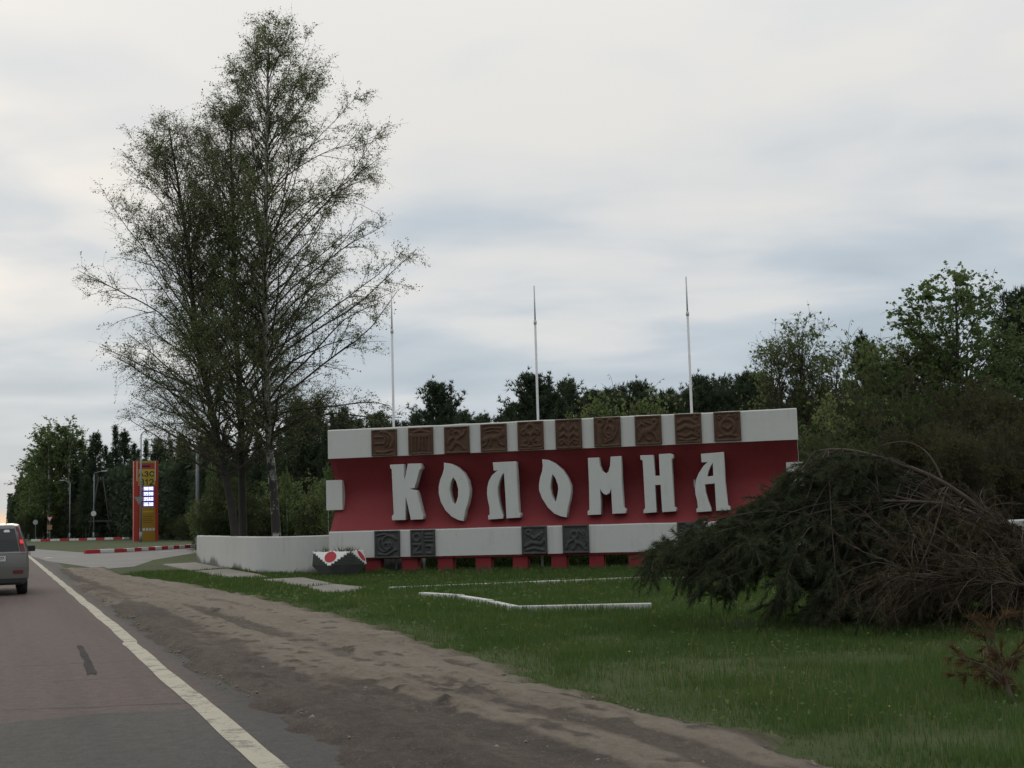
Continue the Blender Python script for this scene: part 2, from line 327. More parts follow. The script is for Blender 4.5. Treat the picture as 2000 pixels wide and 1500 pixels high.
def dirt_mat(nt):
    o = nt.obj(); d = nt.attr('dark'); gr = nt.attr('green')
    a = nt.noise(nt.scale(o, (1, .22, 1)), 1.7, 6, .65, .5); b = nt.noise(nt.scale(o, (1, .55, 1)), 11, 6, .7); g = nt.noise(o, 70, 4, .75)
    v = nt.m('ADD', nt.m('MULTIPLY', a, .55), nt.m('MULTIPLY', b, .45))
    c = nt.ramp(v, [(.34, (.135, .108, .083)), (.46, (.215, .180, .142)), (.66, (.282, .243, .196))])
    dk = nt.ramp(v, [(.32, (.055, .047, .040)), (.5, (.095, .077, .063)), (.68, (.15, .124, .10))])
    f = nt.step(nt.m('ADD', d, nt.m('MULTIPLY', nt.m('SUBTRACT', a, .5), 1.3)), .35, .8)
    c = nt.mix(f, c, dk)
    sp_ = nt.noise(o, 24, 4, .8); c = nt.mix(nt.m('MULTIPLY', nt.step(sp_, .57, .68), .5), c, (.105, .085, .067)); c = nt.mix(nt.m('MULTIPLY', nt.step(sp_, .42, .32), .4), c, (.33, .29, .24))
    c = nt.mix(nt.m('MULTIPLY', nt.step(g, .56, .7), .4), c, (.38, .34, .29)); c = nt.mix(nt.m('MULTIPLY', nt.step(g, .45, .3), .4), c, (.075, .06, .05))
    c = nt.mix(nt.m('MULTIPLY', nt.step(nt.m('ADD', gr, nt.m('SUBTRACT', b, .5)), .5, .9), .7), c, (.075, .085, .03))
    return {'c': c, 'n': nt.bump(nt.m('ADD', nt.m('ADD', b, nt.m('MULTIPLY', g, .6)), nt.m('MULTIPLY', nt.noise(o, 27, 4, .75), .8)), .8, .045)}
M['dirt'] = material('sandy_dirt', (.28, .23, .18), .95, dirt_mat, spec=.2)

# ------------------------------------------------------------------ the setting: ground, road, shoulder
g = MB().add([(-1500, -300, 0), (1500, -300, 0), (1500, 2500, 0), (-1500, 2500, 0)], [(0, 1, 2, 3)]).build('ground', M['ground']); tag(g, 'flat grassy ground reaching to the forest', kind='structure')
def road_obj(name, poly_st, z, mat, label):
    m = MB(); m.v = [np.array([(t, s, z) for s, t in poly_st])]; m.k = len(poly_st); m.f = []; m.ng = [list(range(m.k))]
    o = m.build(name, mat); o.rotation_euler = (0, 0, ROADROT); tag(o, label, kind='structure')
    if o.data.polygons[0].normal.z < 0: o.data.flip_normals()
    return o
asph_px = [(92, 1092), (142, 1132), (198, 1183), (264, 1236), (330, 1297), (400, 1350), (515, 1386), (577, 1416), (660, 1460), (715, 1500)]
ae = sorted([tuple(map(float, st(gp(*p)))) for p in asph_px])
road_obj('road', [(-40, T0 - 7.3), (-40, ae[0][1] + .6)] + [(s, t + .25) for s, t in ae] + [(900, ae[-1][1] + .2), (900, T0 - 7.3)], .004, M['asphalt'], 'two lane asphalt road with worn reddish edge strip')
# edge line: slightly uneven hand-laid stretches
m = MB(); ss = np.concatenate([np.arange(-30, 60, .35), np.arange(60, 900, 20.)]); wv = .008 * np.sin(ss * 1.3) + .01 * (vnoise(ss * .6, ss * 0, 3) - .5)
jog = np.where(ss < st(gp(251, 1257))[0], -.02, .03); hw = .088 + .012 * (vnoise(ss * 2.1, ss * 0, 9) - .5)
V = np.concatenate([np.stack([T0 + wv + jog - hw, ss, ss * 0 + .008], 1), np.stack([T0 + wv + jog + hw, ss, ss * 0 + .008], 1)]); n = len(ss); i = np.arange(n - 1)
o = link('edge_line', npmesh('edge_line', V, [np.stack([i, i + n, i + n + 1, i + 1], 1)]), M['line']); o.rotation_euler = (0, 0, ROADROT); tag(o, 'solid yellowed white edge line on the road', kind='structure')
if o.data.polygons[0].normal.z < 0: o.data.flip_normals()
pt = [gp(*q) for q in ((149, 1263), (157, 1261), (163, 1264), (166, 1272), (172, 1279), (175, 1288), (181, 1297), (184, 1307), (190, 1314), (187, 1319), (177, 1317), (170, 1320), (168, 1309), (163, 1300), (165, 1291), (157, 1282), (155, 1271))]
road_obj('road_patch', [tuple(map(float, st(p))) for p in pt], .0085, M['tar'], 'dark tar patch on the asphalt lane')
# side road and concrete apron
sidepx = [(60, 1072), (165, 1079.5), (385, 1066.5), (520, 1058), (520, 1064), (388, 1079), (300, 1094), (262, 1107), (200, 1112), (92, 1096), (60, 1086)]
m = MB(); m.v = [np.array([gp(x, y) + np.array([0, 0, .008]) for x, y in sidepx])]; m.k = len(sidepx); m.ng = [list(range(m.k))]; m.f = []
o = m.build('side_road', M['side_asphalt']); tag(o, 'grey side road turning off towards the fuel station', kind='structure')
if o.data.polygons[0].normal.z < 0: o.data.flip_normals()
def strip(name, px, w, z, mat, label):
    P = np.array([gp(*p) for p in px])[:, :2]; d = norm(np.gradient(P, axis=0)); nn = np.stack([-d[:, 1], d[:, 0]], 1) * w / 2; n = len(P); i = np.arange(n - 1)
    V = np.concatenate([np.c_[P - nn, np.full(n, z)], np.c_[P + nn, np.full(n, z)]])
    o = link(name, npmesh(name, V, [np.stack([i, i + 1, i + 1 + n, i + n], 1)]), mat); tag(o, label, kind='structure')
    if o.data.polygons[0].normal.z < 0: o.data.flip_normals()
strip('give_way_line', [(88, 1090.5), (100, 1089), (125, 1088), (155, 1087.3)], .35, .013, M['kerb_white'], 'white painted line where the side road meets the road')
strip('lane_line', [(305, 1079), (345, 1076), (375, 1074)], .3, .013, M['kerb_white'], 'faint white painted line along the side road')
# dirt shoulder: relief mesh with ruts
ge_px = [(241, 1128), (346, 1141), (429, 1157), (528, 1177), (590, 1193), (690, 1218), (780, 1240), (805, 1266), (930, 1296), (980, 1316), (1030, 1341), (1150, 1368), (1300, 1402), (1425, 1442), (1495, 1462), (1600, 1500)]
gedge = sorted([tuple(map(float, st(gp(*p)))) for p in ge_px])
gs = np.array([p[0] for p in gedge]); gt = np.array([p[1] for p in gedge]); as_ = np.array([p[0] for p in ae]); at_ = np.array([p[1] for p in ae])
def t_grass(s): return np.interp(s, gs, gt)
def t_asph(s): return np.interp(s, as_, at_)
S1 = float(st(gp(215, 1108))[0]); sv = np.concatenate([np.arange(-6, 22, .07), np.arange(22, S1 + 3, .16)]); fv = np.linspace(-.12, 1.12, 130)
SS, FF = np.meshgrid(sv, fv, indexing='ij'); ta, tg = t_asph(SS), t_grass(SS) + .3 * (fbm(SS * 1.1, SS * 0, 3, 5) - .45); TT = ta + (tg - ta) * FF
edge = np.minimum(np.clip((FF + .12) / .22, 0, 1), np.clip((1.12 - FF) / .20, 0, 1)); edge = np.minimum(edge, np.clip((S1 + 2 - SS) / 4, 0, 1))
rut = np.zeros_like(SS)
for c0, sl, w, dp in ((.30, -.010, .28, .022), (.52, .004, .3, .03), (.72, .0, .25, .028), (.60, -.02, .22, .022), (.85, -.012, .2, .02)):
    c = ta + (tg - ta) * np.clip(c0 + sl * (SS - 15), 0, 1) + .25 * (fbm(SS * .35, SS * 0 + c0 * 9, 3, 2) - .45); d = TT - c
    rut -= dp * np.exp(-(d / w) ** 2) * (.4 + vnoise(SS * .5, SS * 0 + c0 * 7, 1)); rut += dp * .7 * np.exp(-((np.abs(d) - w * 1.5) / (w * .6)) ** 2)
lump = (fbm(SS * 1.2, TT * 3, 4, 11) - .47) * .020 + (fbm(SS * 9, TT * 9, 3, 21) - .44) * .020
clod = np.clip(fbm(SS * 4.5, TT * 5, 3, 31) - .54, 0, 1) * .30 * np.clip(vnoise(SS * .5, TT * .6, 8) * 2 - 1.05, 0, 1)
jit = .30 * (fbm(SS * 2.5, TT * 2.5, 4, 61) - .47); edge = np.clip(np.minimum(np.clip((FF + jit + .10) / .16, 0, 1), np.clip((1.10 - FF + jit) / .16, 0, 1)) , 0, 1); edge = np.minimum(edge, np.clip((S1 + 2 - SS) / 4, 0, 1)); edge = np.where((FF < -.115) | (FF > 1.115), 0, edge); edge = np.minimum(edge, np.clip((TT - T0 - .14 - .25 * vnoise(SS * 1.7, SS * 0 + 2, 71)) / .25, 0, 1))
Z = -.03 + edge * (.036 + np.maximum(.008, .065 + lump + rut * .55) + clod); 
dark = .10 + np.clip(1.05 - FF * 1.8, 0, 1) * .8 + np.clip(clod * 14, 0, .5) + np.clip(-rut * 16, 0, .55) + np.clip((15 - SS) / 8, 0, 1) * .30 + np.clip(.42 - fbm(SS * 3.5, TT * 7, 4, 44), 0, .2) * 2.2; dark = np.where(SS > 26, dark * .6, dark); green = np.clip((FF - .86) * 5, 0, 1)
P = np.stack([TT, SS], -1); n, k = SS.shape; idx = np.arange(n * k).reshape(n, k); Q = np.stack([idx[:-1, :-1], idx[:-1, 1:], idx[1:, 1:], idx[1:, :-1]], -1).reshape(-1, 4)
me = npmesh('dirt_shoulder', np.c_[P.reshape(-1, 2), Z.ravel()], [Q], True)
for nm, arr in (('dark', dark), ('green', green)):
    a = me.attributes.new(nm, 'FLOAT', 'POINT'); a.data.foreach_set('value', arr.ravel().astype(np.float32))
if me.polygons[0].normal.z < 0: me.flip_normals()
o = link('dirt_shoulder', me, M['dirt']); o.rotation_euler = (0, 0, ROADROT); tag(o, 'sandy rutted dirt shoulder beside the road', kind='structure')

# ------------------------------------------------------------------ town sign
ZT = 4.22; SL = gp(640, 840, ZT)[:2]; SR = gp(1555, 797, ZT)[:2]; SLEN = float(np.linalg.norm(SR - SL)); eu = (SR - SL) / SLEN; en = np.array([eu[1], -eu[0]])   # en towards the viewer
SROT = math.atan2(eu[1], eu[0])
def sp(x, y, d=0.0):
    """photo pixel -> (u, z) on the sign plane that lies d behind the front face"""
    r = ray(x, y); o = SL - en * d; k = ((o - CAM[:2]) @ en) / (r[:2] @ en); p = CAM + r * k
    return float((p[:2] - SL) @ eu), float(p[2])
sign = thing('town_sign', (SL[0], SL[1], 0), SROT, 'long white and red concrete town sign with large white letters', 'sign')
ZB, ZR, ZL = 3.37, 1.24, 0.46
def slab(name, z0, z1, y0, y1, mat, ns=90, seed=0, top_wob=.012):
    """long band with slightly uneven hand-plastered edges"""
    u = np.linspace(0, SLEN, ns); w0 = .010 * (fbm(u * 1.3, u * 0 + seed, 3, seed) - .45); w1 = top_wob * 2 * (fbm(u * 1.7, u * 0 + seed + 3, 3, seed + 1) - .45)
    ring = np.stack([np.stack([u, u * 0 + y0, z0 + w0], 1), np.stack([u, u * 0 + y0 - .0, z1 - .03 + w1], 1), np.stack([u, u * 0 + y0 + .03, z1 + w1], 1), np.stack([u, u * 0 + y1, z1 + w1], 1), np.stack([u, u * 0 + y1, z0 + w0], 1)], 1)
    n, k = ring.shape[:2]; idx = np.arange(n * k).reshape(n, k); m = MB(); m.add(ring.reshape(-1, 3), np.stack([idx[:-1], np.roll(idx, -1, 1)[:-1], np.roll(idx, -1, 1)[1:], idx[1:]], -1).reshape(-1, 4))
    m.ng = [list(idx[0]), list(idx[-1])]; return m.build(name, mat, sign)
slab('upper_band', ZB, ZT, 0, .46, M['white'], seed=1); slab('lower_band', ZL, ZR, 0, .46, M['white'], seed=5)
DEP = .58
def panel_depth(z): t = np.clip((z - ZR) / (ZB - ZR), 0, 1); return .02 + DEP * (1 - np.abs(2 * t - 1) ** 1.6)
zz_ = np.linspace(ZR + .003, ZB - .003, 22); yy = panel_depth(zz_); u = np.linspace(.02, SLEN - .02, 60); n, k = len(u), len(zz_)
Uu, Zz = np.meshgrid(u, zz_, indexing='ij'); Yf = panel_depth(Zz) + .012 * (fbm(Uu * 1.2, Zz * 1.5, 3, 4) - .45); Yb = Yf + .22
V = np.concatenate([np.stack([Uu, Yf, Zz], -1).reshape(-1, 3), np.stack([Uu, Yb, Zz], -1).reshape(-1, 3)]); idx = np.arange(n * k).reshape(n, k)
Qf = np.stack([idx[:-1, :-1], idx[1:, :-1], idx[1:, 1:], idx[:-1, 1:]], -1).reshape(-1, 4); Qb = Qf[:, ::-1] + n * k
e1 = np.stack([idx[0, :-1], idx[0, 1:], idx[0, 1:] + n * k, idx[0, :-1] + n * k], -1); e2 = np.stack([idx[-1, :-1], idx[-1, :-1] + n * k, idx[-1, 1:] + n * k, idx[-1, 1:]], -1)
me = npmesh('red_panel', V, [Qf, Qb, e1, e2], True); o = link('red_panel', me, [M['red'], M['white']], sign); mi = np.zeros(len(me.polygons), np.int32); mi[len(Qf):] = 1; me.polygons.foreach_set('material_index', mi)
tag(o, 'dark red concave panel behind the letters')
# white end blocks across the panel
for (x0, y0, x1, y1) in ((636.5, 938.5, 669, 996), (1535, 903, 1573, 958)):
    (ua, za), (ub, zb) = sp(x0, y0, .36), sp(x1, y1, .36); MB().box((ua, .36, zb), (ub, .70, za)).build('end_block', M['white'], sign, bevel=.015)
# red soffit strip and piers
MB().box((sp(710, 1091)[0], .05, ZL - .055), (SLEN - .4, .42, ZL - .004)).build('red_strip', M['red_pier'], sign)
for a, b in ((714, 744), (785, 816), (855, 884.5), (929, 959.5), (1002, 1031), (1077, 1107), (1151, 1180), (1228, 1258), (1305, 1335), (1383, 1413), (1462, 1492), (1535, 1565)):
    ua, ub = sp(a, 1105, .1)[0], sp(b, 1105, .1)[0]
    if ub > SLEN - .3: ua, ub = SLEN - .85, SLEN - .43
    MB().box((ua, .1, -.05), (ub, .40, ZL - .058)).build('pier', M['red_pier'], sign, bevel=.008)
# letters
LET = {
 'K': (0, [[(568,513),(668,508),(672,600),(678,655),(692,585),(707,505),(805,502),(811,538),(796,550),(772,635),(757,690),(724,695),(723,703),(768,712),(778,735),(813,882),(823,905),(824,935),(730,939),(708,830),(686,742),(687,940),(585,943),(583,914),(598,897),(588,700),(581,545),(570,535)]]),
 'O': (0, [[(990,497),(1040,505),(1090,530),(1140,575),(1170,630),(1186,700),(1183,760),(1170,820),(1155,860),(1145,905),(1141,950),(1100,941),(1050,915),(1000,865),(965,800),(949,735),(949,680),(960,630),(980,580),(990,540)],[(1060,605),(1085,640),(1101,700),(1100,760),(1088,800),(1070,832),(1050,800),(1035,750),(1029,700),(1037,650)]]),
 'L': (0, [[(1372,495),(1547,486),(1555,620),(1569,882),(1583,892),(1583,922),(1478,928),(1470,750),(1458,570),(1440,590),(1418,640),(1406,690),(1407,740),(1415,800),(1430,860),(1447,905),(1448,930),(1337,937),(1335,910),(1347,900),(1345,840),(1333,790),(1326,735),(1328,690),(1340,640),(1365,595),(1395,567),(1420,552),(1378,556)]]),
 'O2': (0, [[(1757,470),(1800,475),(1850,500),(1910,550),(1950,610),(1975,670),(1978,720),(1970,780),(1955,840),(1948,880),(1945,920),(1900,912),(1850,890),(1800,842),(1755,770),(1734,710),(1732,665),(1742,610),(1757,560),(1762,515)],[(1835,578),(1858,610),(1879,665),(1883,700),(1878,740),(1862,812),(1845,790),(1825,740),(1816,690),(1821,640)]]),
 'M': (1, [[(195,460),(275,456),(281,510),(300,560),(333,585),(355,565),(368,520),(372,450),(447,445),(455,640),(468,842),(487,857),(487,888),(386,892),(380,780),(376,685),(360,730),(335,745),(315,735),(295,710),(284,680),(290,800),(293,898),(193,902),(193,875),(207,862),(203,650)]]),
 'H': (1, [[(603,440),(700,436),(712,600),(757,598),(750,430),(838,425),(856,432),(857,455),(844,467),(862,838),(880,848),(880,872),(775,880),(762,665),(716,668),(728,880),(630,888),(630,864),(643,852),(622,477),(606,470)]]),
 'A': (1, [[(1078,428),(1250,413),(1262,640),(1282,828),(1300,838),(1302,862),(1197,870),(1185,655),(1105,662),(1110,720),(1130,790),(1153,850),(1157,872),(1043,880),(1043,857),(1055,845),(1048,790),(1035,740),(1031,690),(1040,630),(1060,580),(1095,525),(1133,487),(1082,490)],[(1170,490),(1175,600),(1120,605),(1132,560),(1150,520)]])}
LF, LTH = -.01, .30
dg = None
def curve_mesh(name, loops, half, bevel):
    cu = bpy.data.curves.new(name, 'CURVE'); cu.dimensions = '2D'; cu.fill_mode = 'BOTH'; cu.extrude = half; cu.bevel_depth = bevel; cu.bevel_resolution = 1
    for lp in loops:
        s = cu.splines.new('POLY'); s.points.add(len(lp) - 1); s.use_cyclic_u = True
        for p, q in zip(s.points, lp): p.co = (q[0], q[1], 0, 1)
    ob = bpy.data.objects.new('tmp', cu); col.objects.link(ob); me = bpy.data.meshes.new_from_object(ob.evaluated_get(bpy.context.evaluated_depsgraph_get())); bpy.data.objects.remove(ob); me.name = name
    return me
for kx, (zone, loops) in LET.items():
    ox = 620 if zone == 0 else 1100; lp = [[sp(ox + x / 4, 780 + y / 4, LF) for x, y in L] for L in loops]
    me = curve_mesh('letter', lp, LTH / 2 - .008, .008); me.transform(Matrix.Translation((0, LF + LTH / 2, 0)) @ Matrix.Rotation(math.pi / 2, 4, 'X'))
    o = link('letter', me, M['letter'], sign)
# carved relief tiles: heightfields drawn from strokes
def arc(cx, cy, r, a0, a1, n=14, ry=None): a = np.radians(np.linspace(a0, a1, n)); return [(cx + r * math.cos(x), cy + (ry or r) * math.sin(x)) for x in a]
SPI = lambda cx, cy, r, d=1, a=0: [(cx + r * (1 - i / 20) * math.cos(a + d * i * .42), cy + r * (1 - i / 20) * math.sin(a + d * i * .42)) for i in range(18)]
MOT = [
 [(arc(.42, .55, .42, -40, 95, 20, .36), .07), ([(.15, .72), (.5, .72), (.56, .62), (.5, .46), (.15, .46)], .05), ([(.2, .15), (.5, .12), (.8, .2)], .05), (arc(.4, .55, .28, -60, 80, 14, .26), .03)],
 [([(.14, .12), (.14, .66), (.86, .66), (.86, .12)], .05)] + [([(x, .14), (x, .62)], .035) for x in (.3, .42, .58, .7)] + [([(.1, .72), (.9, .72)], .06), ([(.2, .82), (.5, .9), (.85, .8)], .06), ([(.46, .2), (.46, .6)], .03)],
 [(arc(.5, .68, .14, 0, 330), .05), ([(.5, .54), (.42, .36), (.28, .18)], .07), ([(.46, .42), (.68, .3), (.8, .16)], .07), ([(.36, .6), (.2, .5), (.15, .36)], .05), ([(.6, .58), (.78, .7), (.84, .84)], .05), (SPI(.3, .8, .12), .03)],
 [([(.15, .42), (.35, .5), (.65, .5), (.84, .6), (.88, .7)], .10), ([(.28, .46), (.2, .26), (.12, .2)], .05), ([(.4, .44), (.38, .22)], .05), ([(.66, .46), (.74, .26), (.86, .2)], .05), ([(.15, .8), (.4, .86), (.85, .82)], .04), ([(.2, .7), (.5, .74), (.7, .7)], .03)],
 [(arc(.5, .72, .17, 0, 340), .07), (SPI(.26, .6, .15), .035), (SPI(.75, .6, .15, -1, 3), .035), ([(.5, .55), (.5, .3)], .05), (SPI(.3, .26, .16, -1, 1), .04), (SPI(.7, .26, .16, 1, 2), .04), ([(.12, .14), (.5, .1), (.88, .14)], .04)],
 [([(.5, .1), (.5, .88)], .05), ([(.5, .6), (.3, .78), (.2, .66)], .06), ([(.5, .6), (.7, .78), (.8, .66)], .06), ([(.5, .4), (.3, .52), (.18, .42)], .06), ([(.5, .4), (.7, .52), (.82, .42)], .06), (SPI(.22, .2, .12), .035), (SPI(.45, .18, .1), .03), (SPI(.75, .2, .13, -1, 3), .035)],
 [([(.2, .12), (.2, .7)], .10), (arc(.24, .8, .12, 0, 340), .05), (arc(.56, .5, .15, 0, 340, 16, .2), .06), ([(.5, .46), (.56, .4), (.62, .46)], .025), ([(.88, .86), (.86, .5), (.7, .25), (.4, .14)], .05), ([(.78, .86), (.76, .55), (.64, .32), (.4, .22)], .035), (arc(.64, .8, .12, 20, 200), .05)],
 [([(.2, .3), (.35, .46), (.6, .5), (.72, .62)], .10), (arc(.74, .76, .09, 0, 340), .06), ([(.24, .34), (.14, .16)], .05), ([(.4, .44), (.44, .2), (.56, .16)], .05), ([(.62, .48), (.76, .3), (.84, .14)], .05), ([(.2, .4), (.12, .6), (.24, .74), (.36, .66)], .035), ([(.4, .8), (.56, .72)], .04)],
 [([(.14, .7), (.35, .8), (.6, .78), (.8, .66)], .07), ([(.14, .46), (.4, .58), (.7, .5), (.88, .56)], .08), ([(.14, .3), (.4, .22), (.65, .32), (.86, .22)], .06), (SPI(.76, .84, .08), .03), (SPI(.84, .4, .1, -1), .03), ([(.16, .14), (.5, .1), (.8, .14)], .04)],
 [(arc(.5, .48, .26, 0, 350, 24, .28), .07), ([(.5, .7), (.5, .86), (.62, .86)], .05), (SPI(.2, .8, .1), .03), (SPI(.82, .8, .1, -1, 3), .03), ([(.2, .16), (.5, .22), (.8, .16)], .05), ([(.36, .5), (.5, .4), (.64, .5)], .05)],
 [(SPI(.55, .5, .36, 1, .5), .045), (SPI(.42, .45, .3, 1, 2.2), .04), ([(.12, .82), (.4, .88), (.85, .7)], .04), ([(.15, .15), (.5, .12), (.85, .3)], .05)],
 [([(.5, .12), (.5, .9)], .05), ([(.62, .82), (.9, .82)], .06), ([(.62, .7), (.9, .7)], .05), ([(.62, .58), (.9, .58)], .05), ([(.66, .4), (.88, .4), (.88, .14), (.66, .14)], .05), (arc(.26, .72, .13, 0, 340), .06), ([(.14, .46), (.4, .46), (.3, .3), (.14, .14), (.4, .16)], .06)],
 [([(.15, .3), (.4, .42), (.75, .36), (.88, .5)], .08), ([(.3, .7), (.5, .56), (.8, .74)], .06), (arc(.28, .78, .09, 0, 340), .05), ([(.2, .16), (.5, .22), (.84, .14)], .06), (SPI(.7, .58, .12), .03)],
 [(arc(.44, .66, .12, 0, 340), .06), ([(.44, .54), (.5, .34), (.4, .16)], .07), ([(.5, .4), (.72, .3), (.86, .14)], .06), ([(.42, .5), (.22, .38), (.14, .18)], .05), ([(.6, .8), (.8, .66), (.88, .44)], .04), (arc(.6, .5, .33, -60, 60), .03)]]
def relief(motif, size_u, size_z, thick, seed, N=40):
    g_ = np.linspace(0, 1, N); X, Y = np.meshgrid(g_, g_, indexing='ij'); h = .010 * (fbm(X * 9, Y * 9, 3, seed) - .45)
    e = np.minimum(np.minimum(X, 1 - X), np.minimum(Y, 1 - Y)); h = np.maximum(h, np.where(e < .075, .034 - .25 * np.abs(e - .035), -1))
    for pts, w in motif:
        p = np.array(pts); d = np.full(X.shape, 9.)
        for a, b in zip(p[:-1], p[1:]):
            v = b - a; t = np.clip(((X - a[0]) * v[0] + (Y - a[1]) * v[1]) / (v @ v + 1e-9), 0, 1); d = np.minimum(d, np.hypot(X - a[0] - t * v[0], Y - a[1] - t * v[1]))
        h = np.maximum(h, .042 * np.sqrt(np.clip(1 - (d / (w * 1.0)) ** 2, 0, 1)))
    V = np.stack([X * size_u, -(thick + h), Y * size_z], -1).reshape(-1, 3); idx = np.arange(N * N).reshape(N, N)
    Q = np.stack([idx[:-1, :-1], idx[1:, :-1], idx[1:, 1:], idx[:-1, 1:]], -1).reshape(-1, 4)
    bd = np.concatenate([idx[:-1, 0], idx[-1, :-1], idx[1:, -1][::-1], idx[0, 1:][::-1]]); Vb = V[bd].copy(); Vb[:, 1] = .01; nb = len(bd); i = np.arange(nb); j = (i + 1) % nb
    return npmesh('relief_tile', np.concatenate([V, Vb]), [Q, np.stack([bd, len(V) + i, len(V) + j, bd[j]], 1)])
up = [(725, 775, 840, 889), (797, 846, 836, 886), (867, 917, 834, 884.5), (938, 990, 829, 880), (1010, 1062, 824, 877), (1084, 1137, 820, 875), (1159, 1213, 816, 871), (1239, 1293, 813, 867.5), (1317, 1371, 809, 864), (1393, 1448, 805.5, 860)]
lo = [(731, 781, 1037, 1090), (801, 850, 1035, 1088), (1018, 1069, 1028.5, 1082), (1098, 1151, 1026, 1080), (1322, 1377, 1020, 1073), (1400, 1455, 1017, 1070)]
for k, (x0, x1, y0, y1) in enumerate(up + lo):
    (ua, za), (ub, zb) = sp(x0, y0, -.05), sp(x1, y1, -.05); me = relief(MOT[k % 14], ub - ua, za - zb, .035, k * 5 + 3)
    o = link('relief_tile', me, M['brown'] if k < 10 else M['grey_rel'], sign); o.location = (ua, 0, zb)
# flagpoles on the ground behind the sign
for (xb, yb, yt, lab) in ((769, 834, 577, 'slim white flagpole behind the sign where it carries the first letter'), (1051, 822, 558, 'slim white flagpole behind the middle of the town sign'), (1351, 806, 540, 'slim white flagpole behind the sign above its last two letters')):
    k = CAM[:2]; r = ray(xb, yb); o_ = SL - en * .62; kk = ((o_ - CAM[:2]) @ en) / (r[:2] @ en); p = CAM + r * kk; rt = ray(xb, yt); ht = CAMH + rt[2] * (p[1] / rt[1])
    t = thing('flagpole', (p[0], p[1], 0), 0, lab, 'flagpole', 'flagpoles behind the town sign')
    zs = ht - (ht - ZT) * .27
    MB().tube([(0, 0, 0), (0, 0, zs)], [.040, .034], 10).build('lower_tube', M['pole_white'], t, True); MB().tube([(0, 0, zs - .02), (0, 0, ht)], [.024, .020], 8).build('upper_tube', M['pole_white'], t, True)
    MB().tube([(0, 0, zs - .06), (0, 0, zs + .05)], [.046, .046], 10).build('collar', M['pole_white'], t, True)

# ------------------------------------------------------------------ low walls
def wall(name, pts, h, th, mat, label):
    P = np.array(pts)[:, :2]; out = []
    for a, b in zip(P[:-1], P[1:]):
        n_ = max(2, int(np.linalg.norm(b - a) / .3)); out += [a + (b - a) * i / n_ for i in range(n_)]
    out.append(P[-1]); P = np.array(out)
    for _ in range(3): P[1:-1] = P[1:-1] * .6 + .2 * (P[2:] + P[:-2])
    d = norm(np.gradient(P, axis=0)); nn = np.stack([-d[:, 1], d[:, 0]], 1); s = np.arange(len(P)); n = len(P)
    zt = h + .02 * (fbm(s * .35, s * 0., 3, 6) - .45); wv = (.02 * (fbm(s * .3, s * 0. + 4, 2, 3) - .45))[:, None]
    ring = np.stack([np.c_[P - nn * (th / 2 + wv), s * 0 - .1], np.c_[P - nn * (th / 2 + wv), zt - .03], np.c_[P - nn * (th / 2 - .03), zt], np.c_[P + nn * (th / 2 - .03), zt], np.c_[P + nn * th / 2, zt - .03], np.c_[P + nn * th / 2, s * 0 - .1]], 1)
    k = 6; idx = np.arange(n * k).reshape(n, k); m = MB(); m.add(ring.reshape(-1, 3), np.stack([idx[:-1], np.roll(idx, -1, 1)[:-1], np.roll(idx, -1, 1)[1:], idx[1:]], -1).reshape(-1, 4)); m.ng = [list(idx[0]), list(idx[-1])]
    o = m.build(name, mat); return tag(o, label, 'wall')
wl = [gp(390, 1098), gp(425, 1104), gp(455, 1111), gp(490, 1117.5), gp(515, 1120.5)]; wl[0] = wl[0]
e_ = gp(600, 1121); w2 = np.array([*(SL - en * .85 + eu * .2), 0]); w3 = np.array([*(SL - en * .95 + eu * 2.6), 0])
wall('low_wall', wl + [e_, w2, w3], 1.13, .25, M['white_wall'], 'low white plastered wall curving away from the sign beside the birches')
r1 = np.array([*(SR - en * .6 - eu * .3), 0]); wr = [r1, ad(1640, 1020, 29.), ad(1738, 1020, 27.2), ad(1957, 1013, 28.2), ad(2150, 1013, 30)]
wall('low_wall', wr, 1.13, .25, M['white_wall'], 'low white plastered wall behind the felled pine')

# concrete slabs
m_sl = []
def slabs(name, polys, label, cat):
    P0 = gp(*polys[0][0]); t = thing(name, (P0[0], P0[1], 0), 0, label, cat)
    for poly in polys:
        p = np.array([gp(*q)[:2] - P0[:2] for q in poly]); m_sl.append(p + P0[:2])
        MB().prism(p, -.05, .045 + random.uniform(-.008, .01)).build('slab', M['concrete'], t, bevel=.01)
slabs('concrete_path', [[(508, 1134.5), (592, 1130.5), (652, 1143), (596, 1148.5)], [(600, 1149.3), (654, 1143.5), (716, 1150), (694, 1158), (634, 1160.5)]], 'cracked concrete slabs in the grass before the planter', 'paving')
slabs('concrete_apron', [[(318, 1104), (382, 1100.5), (440, 1112), (372, 1117)], [(375, 1117.6), (443, 1112.5), (505, 1123.5), (525, 1130), (452, 1131)]], 'dirty concrete apron slabs along the foot of the curving wall', 'paving')

